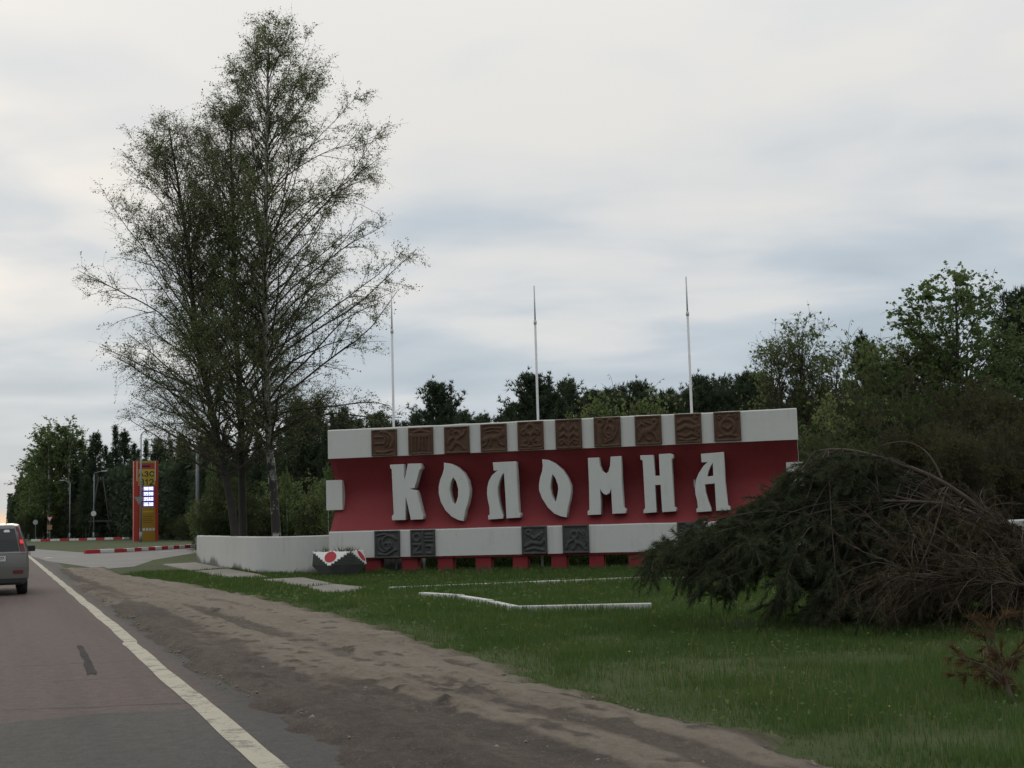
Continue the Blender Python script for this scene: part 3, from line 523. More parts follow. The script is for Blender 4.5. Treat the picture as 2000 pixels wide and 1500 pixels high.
# flower bed kerb
def kerb_run(px, L, w, h, mats, parent, P0, start=0):
    P = np.array([gp(*p)[:2] for p in px]); seg = np.linalg.norm(np.diff(P, axis=0), axis=1); cum = np.concatenate(([0], np.cumsum(seg))); n = max(1, int(cum[-1] / L))
    cache = {}
    for k in range(n):
        a = cum[-1] * k / n; b = cum[-1] * (k + 1) / n - .02; pa = np.array([np.interp(a, cum, P[:, i]) for i in (0, 1)]); pb = np.array([np.interp(b, cum, P[:, i]) for i in (0, 1)]); ln = float(np.linalg.norm(pb - pa))
        mt = mats[(k + start) % len(mats)]; key = (round(ln, 2), mt.name)
        if key not in cache:
            cache[key] = MB().box((0, -w / 2, -.1), (ln, w / 2, h)).build('kerb_stone', mt, parent, bevel=min(.025, h * .15)); o = cache[key]
        else: o = cache[key].copy(); col.objects.link(o)
        o.location = (pa[0] - P0[0], pa[1] - P0[1], random.uniform(-.012, .012)); o.rotation_euler = (random.uniform(-.03, .03), random.uniform(-.01, .01), math.atan2(pb[1] - pa[1], pb[0] - pa[0]))
P0 = gp(1009, 1191); t = thing('flower_bed_kerb', (P0[0], P0[1], 0), 0, 'white painted kerb outlining an overgrown flower bed in the grass', 'kerb')
kerb_run([(824, 1165.5), (870, 1169), (936, 1175.5), (978, 1187), (1008, 1193)], 1.3, .15, .085, [M['kerb_white']], t, P0)
kerb_run([(1013, 1195), (1150, 1193), (1275, 1191)], 1.4, .15, .085, [M['kerb_white']], t, P0)
kerb_run([(760, 1152), (862, 1147), (950, 1144), (1118, 1138.5), (1258, 1133), (1420, 1127)], 1.6, .14, .055, [M['kerb_white']], t, P0)
# striped kerbs
P0 = gp(165, 1082); t = thing('striped_kerb', (P0[0], P0[1], 0), 0, 'thick red and white striped kerb along the near edge of the side road island', 'kerb')
kerb_run([(166, 1082), (240, 1079), (320, 1074), (388, 1069.5)], .95, .35, .26, [M['kerb_red'], M['kerb_white']], t, P0)
P0 = gp(62, 1058.5); t = thing('striped_kerb', (P0[0], P0[1], 0), 0, 'long red and white striped kerb in front of the forest beyond the price pylon', 'kerb')
kerb_run([(62, 1058.3), (150, 1056), (240, 1053.8)], 1.6, .4, .36, [M['kerb_white'], M['kerb_red']], t, P0)
kerb_run([(240, 1053.8), (310, 1052), (385, 1050)], 1.9, .4, .34, [M['kerb_white']], t, P0)
kerb_run([(560, 1052.5), (600, 1052.0), (650, 1051.5)], 2.2, .4, .42, [M['kerb_white'], M['kerb_red']], t, P0)

# ------------------------------------------------------------------ planter (square antiprism on a foot)
pc = ad(662, 1110, 36.35); ang0 = math.atan2(-pc[1], -pc[0])           # direction to the viewer
pt_ = thing('flower_planter', (pc[0], pc[1], 0), ang0, 'faceted grey concrete planter with white scalloped skirt and red discs', 'planter')
def ring(r, z, a0, n=4): return [np.array([r * math.cos(a0 + i * 2 * math.pi / n), r * math.sin(a0 + i * 2 * math.pi / n), z]) for i in range(n)]
f1 = math.radians(-20)                                           # white face azimuth, measured from the viewer (left is positive seen from above)
f1 = math.radians(-20)
top = ring(.78, .68, f1 + math.pi / 4); mid = ring(.80, .30, f1); bot = ring(.50, 0.0, f1)
m = MB(); V = top + mid + bot; fc3 = []; 
for i in range(4):                                               # white face i: top[i-1], top[i], mid[i]
    fc3 += [(4 + i, i, (i - 1) % 4), (i, 4 + i, 4 + (i + 1) % 4)]
m.add(V, fc3); m.f.append(np.array([(8 + i, 8 + (i + 1) % 4, 4 + (i + 1) % 4, 4 + i) for i in range(4)])); m.ng = [[8, 9, 10, 11]]
m.build('body', material('planter_grey', (.1, .1, .1), .85, noisy((.115, .115, .112), .2, 4, 40)), pt_)
MB().add([p * np.array([.93, .93, 1]) - np.array([0, 0, .04]) for p in top], [(0, 1, 2, 3)]).build('soil', material('planter_soil', (.05, .04, .03), .95, noisy((.05, .04, .03), .4)), pt_)
wm = material('planter_white', (.72, .72, .7), .8, paint((.74, .74, .72), (.5, .49, .46), .4)); rm = material('planter_red', (.42, .04, .05), .8, noisy((.42, .04, .05), .15)); lm = material('planter_lath', (.2, .2, .2), .8, noisy((.17, .17, .165), .2, 4, 40))
for i in range(4):
    a, b, c = top[(i - 1) % 4], top[i], mid[i]; n_ = norm(np.cross(b - a, c - a)); n_ = n_ if n_ @ (a + b + c) * 1 > 0 and (n_[:2] @ (a + b)[:2]) > 0 else -n_
    # scalloped white skirt: polygon with wavy lower edges
    poly = [a, b]; K = 7
    for (p, q) in ((b, c), (c, a)):
        for j in range(K):
            for f in np.linspace(0, 1, 5)[:-1]:
                w = p + (q - p) * ((j + f) / K); out = norm(np.cross(q - p, n_)); ctr = (a + b + c) / 3; out = out if out @ (w - ctr) > 0 else -out
                poly.append(w + out * (-.035 + .05 * math.sin(math.pi * f)) + n_ * .0)
    P_ = np.array(poly); k = len(P_); mm = MB(); mm.v = [np.concatenate([P_ + n_ * .022, P_ - n_ * .02])]; mm.k = 2 * k; ii = np.arange(k); jj = (ii + 1) % k
    mm.f = [np.stack([ii, jj, jj + k, ii + k], 1)]; mm.ng = [list(ii)]; mm.build('white_skirt', wm, pt_)
    ctr = (a + b) / 2 * .62 + c * .38; e1_ = norm(b - a); e2_ = np.cross(n_, e1_); th = np.arange(24) * 2 * math.pi / 24
    D_ = np.array([ctr + e1_ * .17 * math.cos(x) + e2_ * .17 * math.sin(x) for x in th]); mm = MB(); mm.v = [np.concatenate([D_ + n_ * .032, D_ + n_ * .01])]; mm.k = 48; ii = np.arange(24); jj = (ii + 1) % 24
    mm.f = [np.stack([ii, jj, jj + 24, ii + 24], 1)]; mm.ng = [list(ii)]; mm.build('red_disc', rm, pt_)
    # laths on the grey face
    a2, b2, c2 = mid[i], mid[(i + 1) % 4], top[i]; n2 = norm(np.cross(b2 - a2, c2 - a2)); n2 = n2 if n2[:2] @ (a2 + b2)[:2] > 0 else -n2
    for j in range(1, 9):
        f = j / 9.5; p, q = a2 + (c2 - a2) * f, b2 + (c2 - b2) * f; p, q = p + (q - p) * .10, q + (p - q) * .10
        if np.linalg.norm(q - p) < .1: continue
        dz_ = norm(c2 - (a2 + b2) / 2) * .011; mm = MB(); mm.add([p - dz_ + n2 * .012, q - dz_ + n2 * .012, q + dz_ + n2 * .012, p + dz_ + n2 * .012, p - dz_ - n2 * .005, q - dz_ - n2 * .005, q + dz_ - n2 * .005, p + dz_ - n2 * .005], [(0, 1, 2, 3), (0, 4, 5, 1), (1, 5, 6, 2), (2, 6, 7, 3), (3, 7, 4, 0)])
        mm.build('lath', lm, pt_)
C0 = np.array([[.1, .35, .64], [.12, -.35, .64], [-.3, .1, .64]]).repeat(60, 0) + rng.normal(0, .09, (180, 3)) * np.array([1, 1, .1])
V, Fq = spikes(C0, norm(rng.normal(0, .6, (180, 3)) + np.array([0, 0, 1.])), rng.uniform(.08, .26, 180), .022); o = link('planter_weeds', npmesh('planter_weeds', V, [Fq]), M['under_leaf'], pt_); tag(o, kind='stuff')

# ------------------------------------------------------------------ fuel price pylon
pb = gp(285, 1057); SC = 2.95 / 305
pyl = thing('price_pylon', (pb[0], pb[1], 0), ROADROT + .04, 'tall red and yellow fuel price pylon with lit white digits', 'sign')
PH = (1225 - 190) * SC
def pbox(name, x0, x1, y0, y1, d0, d1, mat, parent=None):     # zoom-pixel rectangle on the pylon front
    return MB().box(((x0 - 282) * SC, d0, (1225 - y1) * SC), ((x1 - 282) * SC, d1, (1225 - y0) * SC)).build(name, mat, parent or pyl)
mR = material('pylon_red', (.42, .035, .02), .5, noisy((.42, .035, .022), .12, 1, 10, .02)); mY = material('pylon_yellow', (.48, .33, .03), .5, noisy((.48, .34, .035), .1, 1, 10, .02)); mO = material('pylon_orange', (.38, .2, .015), .5, noisy((.36, .19, .015), .12, 1, 10, .02))
mG = material('pylon_olive', (.25, .22, .06), .6, noisy((.25, .22, .06), .1)); mBlk = material('black_print', (.012, .012, .012), .6); mNavy = material('navy_print', (.01, .012, .06), .6); mCream = material('cream_tube', (.6, .55, .42), .5)
mLed = material('lit_digits', (.8, .85, 1), .5, emit=((.82, .87, 1.0), 1.6)); mLedBg = material('lit_digit_board', (.03, .04, .3), .5, emit=((.12, .14, .75), .35)); mWht = material('white_print', (.6, .6, .6), .6); mDim = material('dim_print', (.16, .08, .01), .6)
pbox('pillar', 130, 185, 192, 1225, 0, .9, mR); pbox('pillar', 400, 435, 192, 1225, 0, .9, mR); pbox('core', 185.5, 399.5, 205, 1225, .12, .8, mR)
pbox('top_panel', 186, 399, 192, 224, .05, .6, mG); pbox('brand_panel', 186, 399, 226, 297, .06, .14, mR); pbox('name_panel', 186, 399, 299, 410, .05, .15, mY); pbox('number_panel', 186, 399, 412, 514, .05, .15, mY); pbox('lower_panel', 200, 399, 787, 1225, .05, .15, mO)
pbox('light_tube', 162, 173, 195, 455, -.06, -.003, mCream); pbox('light_tube', 391, 402, 195, 455, -.06, -.003, mCream)
def text_mesh(name, body, height, mat, parent, x, z, y, w=None, bold=.0):
    cu = bpy.data.curves.new(name, 'FONT'); cu.body = body; cu.size = 1; cu.align_x = 'LEFT'; cu.offset = bold; cu.extrude = .004
    ob = bpy.data.objects.new('tmp', cu); col.objects.link(ob); me = bpy.data.meshes.new_from_object(ob.evaluated_get(bpy.context.evaluated_depsgraph_get())); bpy.data.objects.remove(ob); me.name = name
    c = np.array([v.co for v in me.vertices]); mn, mx = c.min(0), c.max(0); sx = (w / (mx[0] - mn[0])) if w else height / (mx[1] - mn[1]); sz = height / (mx[1] - mn[1])
    me.transform(Matrix.Translation((x, y, z)) @ Matrix.Rotation(math.pi / 2, 4, 'X') @ Matrix.Diagonal((sx, sz, 1, 1)) @ Matrix.Translation((-mn[0], -mn[1], 0)))
    return link(name, me, mat, parent)
zx = lambda x: (x - 282) * SC
zz2 = lambda y: (1225 - y) * SC
def strokes(paths, x0, x1, y0, y1, w):
    mm = MB()
    for kk, pth in enumerate(paths):
        q = [np.array([zx(x0 + a * (x1 - x0)), zz2(y1 - b * (y1 - y0))]) for a, b in pth]
        for a, b in zip(q[:-1], q[1:]):
            d = norm(b - a); nn = np.array([-d[1], d[0]]) * w * SC / 2; a, b = a - d * w * SC * .35, b + d * w * SC * .35; yo = .044 + .0004 * (len(mm.v) % 9)
            mm.add([(p[0], y, p[1]) for y in (yo - .004, .0485) for p in (a - nn, b - nn, b + nn, a + nn)], [(0, 1, 2, 3), (0, 4, 5, 1), (1, 5, 6, 2), (2, 6, 7, 3), (3, 7, 4, 0)])
    return mm.build('lettering', mBlk, pyl)
GL = {'A': [[(0, 0), (.5, 1), (1, 0)], [(.2, .33), (.8, .33)]], 'Z': [[(.05, .85), (.3, 1), (.7, 1), (.92, .8), (.75, .55), (.4, .52)], [(.75, .52), (1, .25), (.75, 0), (.3, 0), (0, .15)]], 'C': [[(1, .8), (.7, 1), (.3, 1), (0, .7), (0, .3), (.3, 0), (.7, 0), (1, .2)]],
      'B': [[(0, 0), (0, 1), (.7, 1), (.9, .78), (.65, .53), (.05, .53)], [(.65, .53), (1, .27), (.75, 0), (0, 0)]], '1': [[(.15, .75), (.6, 1), (.6, 0)]], '2': [[(.05, .8), (.3, 1), (.75, 1), (.95, .75), (.8, .5), (.05, 0), (1, 0)]]}
for ch, x0, x1 in (('A', 194, 246), ('Z', 264, 310), ('C', 330, 380)): strokes(GL[ch], x0, x1, 334, 390, 13)
for ch, x0, x1 in (('B', 210, 258), ('1', 272, 312), ('2', 326, 376)): strokes(GL[ch], x0, x1, 434, 502, 13)
pbox('dark_logo', 228, 335, 250, 275, .052, .058, mNavy)
for x in range(200, 390, 24): pbox('small_print', x, x + 14, 201, 215, .042, .048, mY)
SEG = {'0': 'abcdef', '3': 'abgcd', '5': 'afgcd', '6': 'afgedc', '8': 'abcdefg', '9': 'abcdfg'}
for row, (y0, txt) in enumerate(((530, '3890'), (597, '3590'), (664, '3560'), (731, '3630'))):
    bd = pbox('price_board', 246, 384, y0 - 6, y0 + 50, .09, .16, mLedBg); tag(bd, 'lit price row'); mm = MB()
    for k, ch in enumerate(txt):
        x0 = 255 + k * 31; w, h, tk = 24, 42, 8
        for sg in SEG[ch]:
            r = {'a': (0, 0, w, tk), 'g': (0, h / 2 - tk / 2, w, h / 2 + tk / 2), 'd': (0, h - tk, w, h), 'f': (0, 0, tk, h / 2), 'b': (w - tk, 0, w, h / 2), 'e': (0, h / 2, tk, h), 'c': (w - tk, h / 2, w, h)}[sg]
            sx_ = {'a': 0, 'g': .002, 'd': .004}.get(sg, .006)
            mm.box((zx(x0 + r[0]), .07 + sx_, zz2(y0 + r[3])), (zx(x0 + r[2]), .088, zz2(y0 + r[1])))
    mm.build('digits', mLed, bd); pbox('fuel_mark', 214, 238, y0 + 10, y0 + 34, .10, .118, mWht if row == 0 else material('fuel_mark_blue', (.12, .25, .4), .6))
for k, y in enumerate((835, 905, 935, 958, 985)): pbox('small_print', 240, 380 - 12 * (k % 3), y, y + (22 if k == 0 else 7), .042, .048, mDim if k else mY)
for k in range(5): pbox('service_mark', 200 + k * 41, 230 + k * 41, 1058, 1092, .042, .048, mWht)

# ------------------------------------------------------------------ lamps, poles, road signs
def lamp(base, ytop, arm, label, group='street lamps by the side road', rise=4, disc=None, backs=None, name='street_lamp', d0=.11):
    p = gp(*base); pm = F / p[1]; top = ad(base[0] - 0 , ytop, p[1]); H = top[2]; t = thing(name, (p[0], p[1], 0), 0, label, 'lamp post' if name == 'street_lamp' else 'pole', group)
    MB().tube([(0, 0, -.1), (0, 0, H * .5), (0, 0, H)], [d0, d0 * .85, d0 * .6], 8).build('post', M['steel'], t, True)
    MB().tube([(0, 0, -.1), (0, 0, 1.2)], [d0 * 1.4, d0 * 1.4], 8).build('sleeve', M['steel'], t, True)
    if arm:
        a = arm / pm; s = np.sign(a); MB().tube([(0, 0, H - .05), (s * .15, 0, H + .2), (a * .4, 0, H + .35), (a * .65, 0, H + .4)], [.06, .055, .05, .05], 6).build('arm', M['steel'], t, True)
        hd = MB().box((min(a * .6, a * 1.05), -.16, H + .36), (max(a * .6, a * 1.05), .16, H + .5)).build('lamp_head', material('lamp_head', (.5, .5, .5), .4), t, bevel=.04)
    if disc: 
        q = ad(base[0], disc[0], p[1]); MB().tube([(0, -.16, q[2]), (0, -.12, q[2])], [disc[1], disc[1]], 20).build('sign_disc', M['pole_white'], t)
    if backs:
        q = ad(base[0], backs, p[1]); m = MB(); z = q[2]; m.add([(-.75, -.15, z + .4), (.45, -.15, z + .4), (-.15, -.15, z - .6), (-.75, -.12, z + .4), (.45, -.12, z + .4), (-.15, -.12, z - .6)], [(0, 1, 2), (3, 5, 4)]); m.f.append(np.array([(0, 3, 4, 1), (1, 4, 5, 2), (2, 5, 3, 0)])); m.build('sign_plate', M['steel'], t)
    return t
lamp((183, 1055), 926, 24, 'grey street lamp with a round white sign on its post', disc=(1003, .42))
lamp((136, 1055.5), 943, -19, 'thin street lamp with a short arm before the pale birches')
lamp((339, 1052), 914, 29, 'grey street lamp to the side of the price pylon before the dark forest')
lamp((372, 1051.5), 899, 22, 'grey street lamp close beside the tall bare pole')
lamp((379, 1051), 868, 0, 'slim grey pole standing between the lamp and the tall bare pole', name='steel_pole', group=None)
lamp((386, 1075), 792, 0, 'tall bare galvanised pole at the end of the low white wall', name='steel_pole', group=None, d0=.13)
lamp((275, 1058.5), 849, 15, 'grey street lamp with a triangular sign back in front of the price pylon', backs=977, d0=.13)
p = gp(184, 1055); pm = F / p[1]; H = ad(180, 930, p[1])[2]
t = thing('utility_pole', (p[0], p[1] + 3, 0), 0, 'old wooden two legged utility pole with crossbar before the forest', 'pole')
for s in (-1, 1): MB().tube([(s * 1.9, 0, -.2), (s * .35, 0, H)], [.15, .11], 8).build('leg', M['wood'], t, True)
MB().box((-1.9, -.12, 2.85), (1.9, .12, 3.15)).build('crossbar', M['wood'], t); MB().box((-1.3, -.1, H - .6), (1.3, .1, H - .38)).build('top_bar', M['wood'], t)
for s in (-1.2, 0, 1.2): MB().tube([(s, 0, H - .38), (s, 0, H - .05)], [.06, .05], 6).build('insulator', M['steel'], t)
def road_sign(base, items, label):
    p = gp(*base); t = thing('road_sign', (p[0], p[1], 0), 0, label, 'road sign'); H = ad(base[0], min(i[1] for i in items), p[1])[2]
    MB().tube([(0, 0, -.1), (0, 0, H + .3)], [.05, .05], 8).build('post', M['steel'], t)
    for kind, y, mat in items:
        z = ad(base[0], y, p[1])[2]
        if kind == 'tri':
            for sc_, yy_, mt in ((1.0, -.08, M['kerb_red']), (.68, -.095, M['pole_white'])):
                a = .55 * sc_; m = MB(); m.add([(-a, yy_, z + a * .6), (a, yy_, z + a * .6), (0, yy_, z - a * 1.1), (-a, yy_ + .012, z + a * .6), (a, yy_ + .012, z + a * .6), (0, yy_ + .012, z - a * 1.1)], [(0, 1, 2), (3, 5, 4)]); m.f.append(np.array([(0, 3, 4, 1), (1, 4, 5, 2), (2, 5, 3, 0)])); m.build('plate', mt, t)
        elif kind == 'disc': MB().tube([(0, -.1, z), (0, -.07, z)], [.42, .42], 20).build('plate', mat, t)
        else: MB().box((-.42, -.1, z - .42), (.42, -.07, z + .42)).build('plate', mat, t)
road_sign((97, 1056), [('tri', 1013, None), ('box', 1030, material('orange_board', (.35, .2, .1), .7, noisy((.35, .20, .1), .2)))], 'yield sign with a small orange board on the same post')
road_sign((69, 1057), [('disc', 1020, material('grey_disc', (.35, .36, .37), .6))], 'round grey road sign at the edge of the forest by the road')
#PART2

# ------------------------------------------------------------------ minivan ahead
wh = gp(43, 1160)[:2]; co = wh - .72 * ET - .80 * ES
car = thing('minivan', (co[0], co[1], 0.004), ROADROT, 'grey minivan driving ahead with its brake light on', 'minivan')
def car_paint(nt):
    o = nt.obj(); z = nt.sep(o)[2]; n = nt.noise(o, 3, 5, .6); f = nt.m('MULTIPLY', nt.step(nt.m('ADD', z, nt.m('MULTIPLY', n, -.5)), .75, .1), .6)
    return {'c': nt.mix(f, (.17, .168, .155), (.10, .092, .078)), 'r': nt.m('ADD', .3, nt.m('MULTIPLY', f, .5))}
mCar = material('grey_car_paint', (.2, .2, .2), .3, car_paint, metallic=.35); mGl = material('dark_glass', (.012, .014, .015), .08); mTyre = material('tyre_rubber', (.018, .018, .018), .85, noisy((.018, .018, .018), .3)); mLamp = material('tail_lamp_red', (.13, .012, .016), .3); mLit = material('brake_light', (.6, .02, .02), .3, emit=((1, .06, .06), .4)); mBump = material('black_plastic', (.02, .02, .02), .6, noisy((.02, .02, .02), .2)); mRim = material('wheel_rim', (.4, .4, .41), .35, metallic=.7)
CL = 4.5; HW = .85
def ysl(z): return .0 if z < .62 else (z - .62) * .10 + max(0, z - 1.0) ** 1.5 * .42      # rear face slopes forward with height
sts = []
for (y, zb, zs, zr, wr_) in ((0, .30, 1.0, 1.63, .60), (.25, .24, 1.0, 1.66, .62), (.9, .22, .99, 1.68, .64), (1.9, .22, .98, 1.67, .64), (2.7, .22, .97, 1.60, .62), (3.35, .24, .96, 1.08, .66), (4.1, .26, .86, .92, .66), (4.5, .32, .68, .72, .58)):
    wb = HW - (.05 if y == 0 else .16 if y >= 4.5 else .05 if y >= 4.1 else 0); half = [(wb * .86, zb), (wb, zb + .14), (wb + .012, .62 if zs > .7 else zs - .1), (wb - .01, zs), (wr_ + .045, zs + (zr - zs) * .72), (wr_, zr - .03), (wr_ - .14, zr)]
    full = half + [(-x, z) for x, z in half[::-1]]
    sts.append([(x, y + (ysl(z) if y < .3 else 0) * (1 if y == 0 else .8), z) for x, z in full])
n, k = len(sts), len(sts[0]); V = np.array(sts).reshape(-1, 3); idx = np.arange(n * k).reshape(n, k); m = MB(); m.add(V, np.stack([idx[:-1], np.roll(idx, -1, 1)[:-1], np.roll(idx, -1, 1)[1:], idx[1:]], -1).reshape(-1, 4)); m.ng = [list(idx[0]), list(idx[-1])]
# the rear cap as rows of quads so that it can bend
m.ng = [list(idx[-1])]; m.f.append(np.array([(idx[0, i], idx[0, i + 1], idx[0, k - 2 - i], idx[0, k - 1 - i]) for i in range(6)]))
body = m.build('body', mCar, car, True, bevel=.03)
def rear_patch(name, pts, off, mat, parent=car, th=.012):
    P = np.array([(x, ysl(z) - off, z) for x, z in pts]); kk = len(P); mm = MB(); mm.v = [np.concatenate([P, P + np.array([0, off + th, 0])])]; mm.k = 2 * kk; ii = np.arange(kk); jj = (ii + 1) % kk; mm.f = [np.stack([ii, jj, jj + kk, ii + kk], 1)]; mm.ng = [list(ii)]
    return mm.build(name, mat, parent)
rw = rear_patch('rear_window', [(-.64, 1.03), (.64, 1.03), (.585, 1.3), (.53, 1.555), (-.53, 1.555), (-.585, 1.3)], .006, mGl)
rear_patch('window_sticker', [(.30, 1.47), (.42, 1.47), (.43, 1.50), (.40, 1.53), (.32, 1.53), (.29, 1.5)], .010, M['pole_white'], rw)
for s in (-1, 1):
    tl = rear_patch('tail_light', [(s * .78, .98), (s * .67, .98), (s * .60, 1.35), (s * .55, 1.60), (s * .61, 1.60), (s * .69, 1.35)], .012, mLamp)
    rear_patch('brake_lamp', [(s * .735, 1.2), (s * .655, 1.2), (s * .64, 1.29), (s * .71, 1.29)], .018, mLit, tl)
    rear_patch('reflector', [(s * .72, .50), (s * .50, .50), (s * .50, .585), (s * .74, .585)], .012, mLamp)
rear_patch('boot_edge', [(-.8, .985), (.8, .985), (.79, 1.005), (-.79, 1.005)], .010, mRim)
rear_patch('bumper', [(-.80, .33), (.80, .33), (.83, .44), (.83, .66), (-.83, .66), (-.83, .44)], .009, mCar); rear_patch('bumper_trim', [(-.79, .30), (.79, .30), (.81, .40), (-.81, .40)], .011, mBump)
npl = rear_patch('licence_plate', [(-.20, .80), (.34, .80), (.34, .92), (-.20, .92)], .012, M['pole_white']); text_mesh('plate_text', '77', .075, mBlk, npl, .22, .825, -.022 + ysl(.86), .09)
for s in (-1, 1):
    mm = MB(); mm.add([(s * (HW + .004), .55, 1.04), (s * (HW + .004), 2.75, 1.03), (s * .72, 2.45, 1.48), (s * .70, .75, 1.50), (s * (HW - .06), .55, 1.03), (s * (HW - .06), 2.75, 1.03), (s * .66, 2.45, 1.48), (s * .64, .75, 1.50)], [(0, 1, 2, 3), (0, 4, 5, 1), (1, 5, 6, 2), (2, 6, 7, 3), (3, 7, 4, 0)]); mm.build('side_window', mGl, car)
    MB().box((s * .83, 2.62, .98), (s * 1.05, 2.78, 1.13)).build('mirror', mBump, car, bevel=.03)
    for y in (.80, 3.6):
        x0 = s * .62; w_ = MB().tube([(s * .60, y, .315), (s * .63, y, .315), (s * .81, y, .315), (s * .835, y, .315)], [.27, .315, .315, .28], 22).build('wheel', mTyre, car, True)
        MB().tube([(s * .80, y, .315), (s * .842, y, .315)], [.2, .17], 14).build('rim', mRim, w_)
MB().tube([(-.5, .12, .26), (-.5, -.02, .26)], [.03, .03], 8).build('exhaust', M['steel'], car)
MB().tube([(.35, .9, 1.67), (.35, .7, 1.83)], [.01, .006], 5).build('aerial', mBump, car)

# ------------------------------------------------------------------ trees
def cut(P, keep): return P[keep]
def twiggy(trunk, tr, H, nl, Lf, ang, leaf_n, leaf_s, t0=.12, nsub=11, ntw=6, dens=None, twig_r=.005, leaf_mat_=None, side=None, up=.5, tip_d=.9):
    """trunk: (n,3) local points with radii tr; returns limb mesh and leaf mesh arrays. Lf(h) is the crown half width at height fraction h."""
    hz = trunk[:, 2] / H; T = np.sort(t0 + (.985 - t0) * rng.uniform(0, 1, nl) ** 1.18); S = np.stack([np.interp(T, hz, trunk[:, i]) for i in range(3)], 1)
    az = np.arange(nl) * 2.4 + rng.normal(0, .4, nl); L = Lf(T) * rng.uniform(.65, 1.12, nl)
    if side is not None: L *= 1 + side[1] * np.maximum(0, np.cos(az - side[0]))
    a = ang(T) + rng.normal(0, .09, nl); D = np.stack([np.sin(a) * np.cos(az), np.sin(a) * np.sin(az), np.cos(a)], 1); LL = L / np.maximum(np.sin(a), .45); LL = np.minimum(LL, (H - S[:, 2]) * .72 / np.maximum(np.cos(a), .3) + .35)
    P1 = branches(S, D, LL, 9, droop=.15, wob=.10, up=up * .3); rad0 = np.interp(T, hz, tr) * .38; r0 = np.minimum(rad0, .009 + .009 * LL)
    parts = [tubes(P1, r0[:, None] * np.linspace(1, .22, 9)[None], 5)]
    n2 = np.maximum(2, (nsub * (.12 + 1.25 * LL / LL.max())).astype(int)); i2 = np.repeat(np.arange(nl), n2); t2 = rng.uniform(.16, 1, len(i2)) ** .85; S2, d2 = along(P1, i2, t2)
    D2 = norm(d2 + norm(rng.normal(0, 1, d2.shape)) * .85 + np.array([0, 0, .12])); L2 = (.30 * LL[i2] * (1.15 - t2) + .35) * rng.uniform(.6, 1.25, len(i2))
    P2 = branches(S2, D2, L2, 6, droop=.35, wob=.12, up=.2); parts.append(tubes(P2, (np.minimum(r0[i2] * .45, .004 + .006 * L2))[:, None] * np.linspace(1, .3, 6)[None], 4))
    i3 = np.repeat(np.arange(len(P2)), ntw); t3 = rng.uniform(.1, 1, len(i3)); S3, d3 = along(P2, i3, t3); D3 = norm(d3 + norm(rng.normal(0, 1, d3.shape)) * .8)
    L3 = rng.uniform(.3, .85, len(i3)) * tip_d; P3 = branches(S3, D3, L3, 4, droop=.75, wob=.14); parts.append(tubes(P3, twig_r * np.linspace(1, .5, 4)[None].repeat(len(P3), 0), 3))
    hh = np.clip(P3[:, 1, 2] / H, 0, 1); d = dens(hh) if dens else np.ones(len(hh)); d = d * (vnoise(P3[:, 1, 0] * .8 + 40, P3[:, 1, 2] * .8 + P3[:, 1, 1] * .6 + 40, 3) * 1.5 + .1)
    cnt = rng.poisson(leaf_n * d); i4 = np.repeat(np.arange(len(P3)), cnt); C, _ = along(P3, i4, rng.uniform(0, 1, len(i4))); C = C + rng.normal(0, .05, C.shape)
    return join(parts), leaf_quads(C, leaf_s)
def smooth_path(pts, n=24):
    P = np.array(pts); t = np.linspace(0, 1, len(P)); tt = np.linspace(0, 1, n); Q = np.stack([np.interp(tt, t, P[:, i]) for i in range(3)], 1)
    for _ in range(4): Q[1:-1] = .5 * Q[1:-1] + .25 * (Q[2:] + Q[:-2])
    return Q
def real_birch(path_px, d, dshift, r_base, Hw, ang, label, bark, side, nl, leaf_n, extra=None, dens=None, group='birches behind the low wall'):
    p0 = ad(*path_px[0], d); zb = p0[2]; base = np.array([p0[0], p0[1], 0]); pts = [np.array([0, 0, -.1])]
    for k, (x, y) in enumerate(path_px): q = ad(x, y, d + dshift * k / len(path_px)); pts.append(q - base)
    tr_p = smooth_path(pts[:1] + pts[1:], 30); H = tr_p[-1, 2]; rr = r_base * (1 - np.linspace(0, 1, 30)) ** .8 + .012; rr[:2] *= 1.25
    t = thing('birch_tree', base, 0, label, 'tree', group); v, q = tubes(tr_p[None], rr[None], 10); link('trunk', npmesh('trunk', v, [q], True), bark, t)
    (V, Q), lf = twiggy(tr_p, rr, H, nl, Hw, ang, leaf_n * 2.6, .060, t0=.19, side=side, dens=dens, ntw=8, twig_r=.0042)
    link('limbs', npmesh('limbs', V, Q), M['branch'], t); link('crown', npmesh('crown', lf[0], [lf[1]]), M['birch_leaf'], t)
    return t
dns = lambda h: np.interp(h, [0, .22, .36, .5, .8, 1], [.14, .34, .8, 1.1, .95, .75])
real_birch([(541, 1052), (536, 970), (527, 890), (524, 810), (520, 740), (517, 620), (517, 496), (520, 380), (521, 288), (523, 130), (526, 42)], 46, 0, .17,
    lambda h: np.interp(h, [0, .2, .3, .45, .62, .72, .85, .95, 1], [2.8, 4.0, 4.2, 3.8, 2.9, 2.0, 1.0, .4, .12]), lambda h: np.interp(h, [0, .3, .6, 1], [1.15, .95, .72, .45]), 'tallest birch with white trunk, nearest the end of the town sign', M['birch'], (0.0, .25), 150, 4.3, dens=dns)
real_birch([(475, 1050), (473, 960), (472, 874), (469, 752), (461, 672), (458, 560), (456, 432), (453, 350), (450, 280), (452, 225)], 47.5, 0, .15,
    lambda h: np.interp(h, [0, .2, .35, .55, .75, .9, 1], [2.4, 3.2, 3.2, 2.5, 1.6, .8, .3]), lambda h: np.interp(h, [0, .3, .6, 1], [1.0, .85, .62, .4]), 'dark trunked birch standing between the leaning birch and the white trunked one', M['bark'], (math.pi, .1), 115, 4.0, dens=dns)
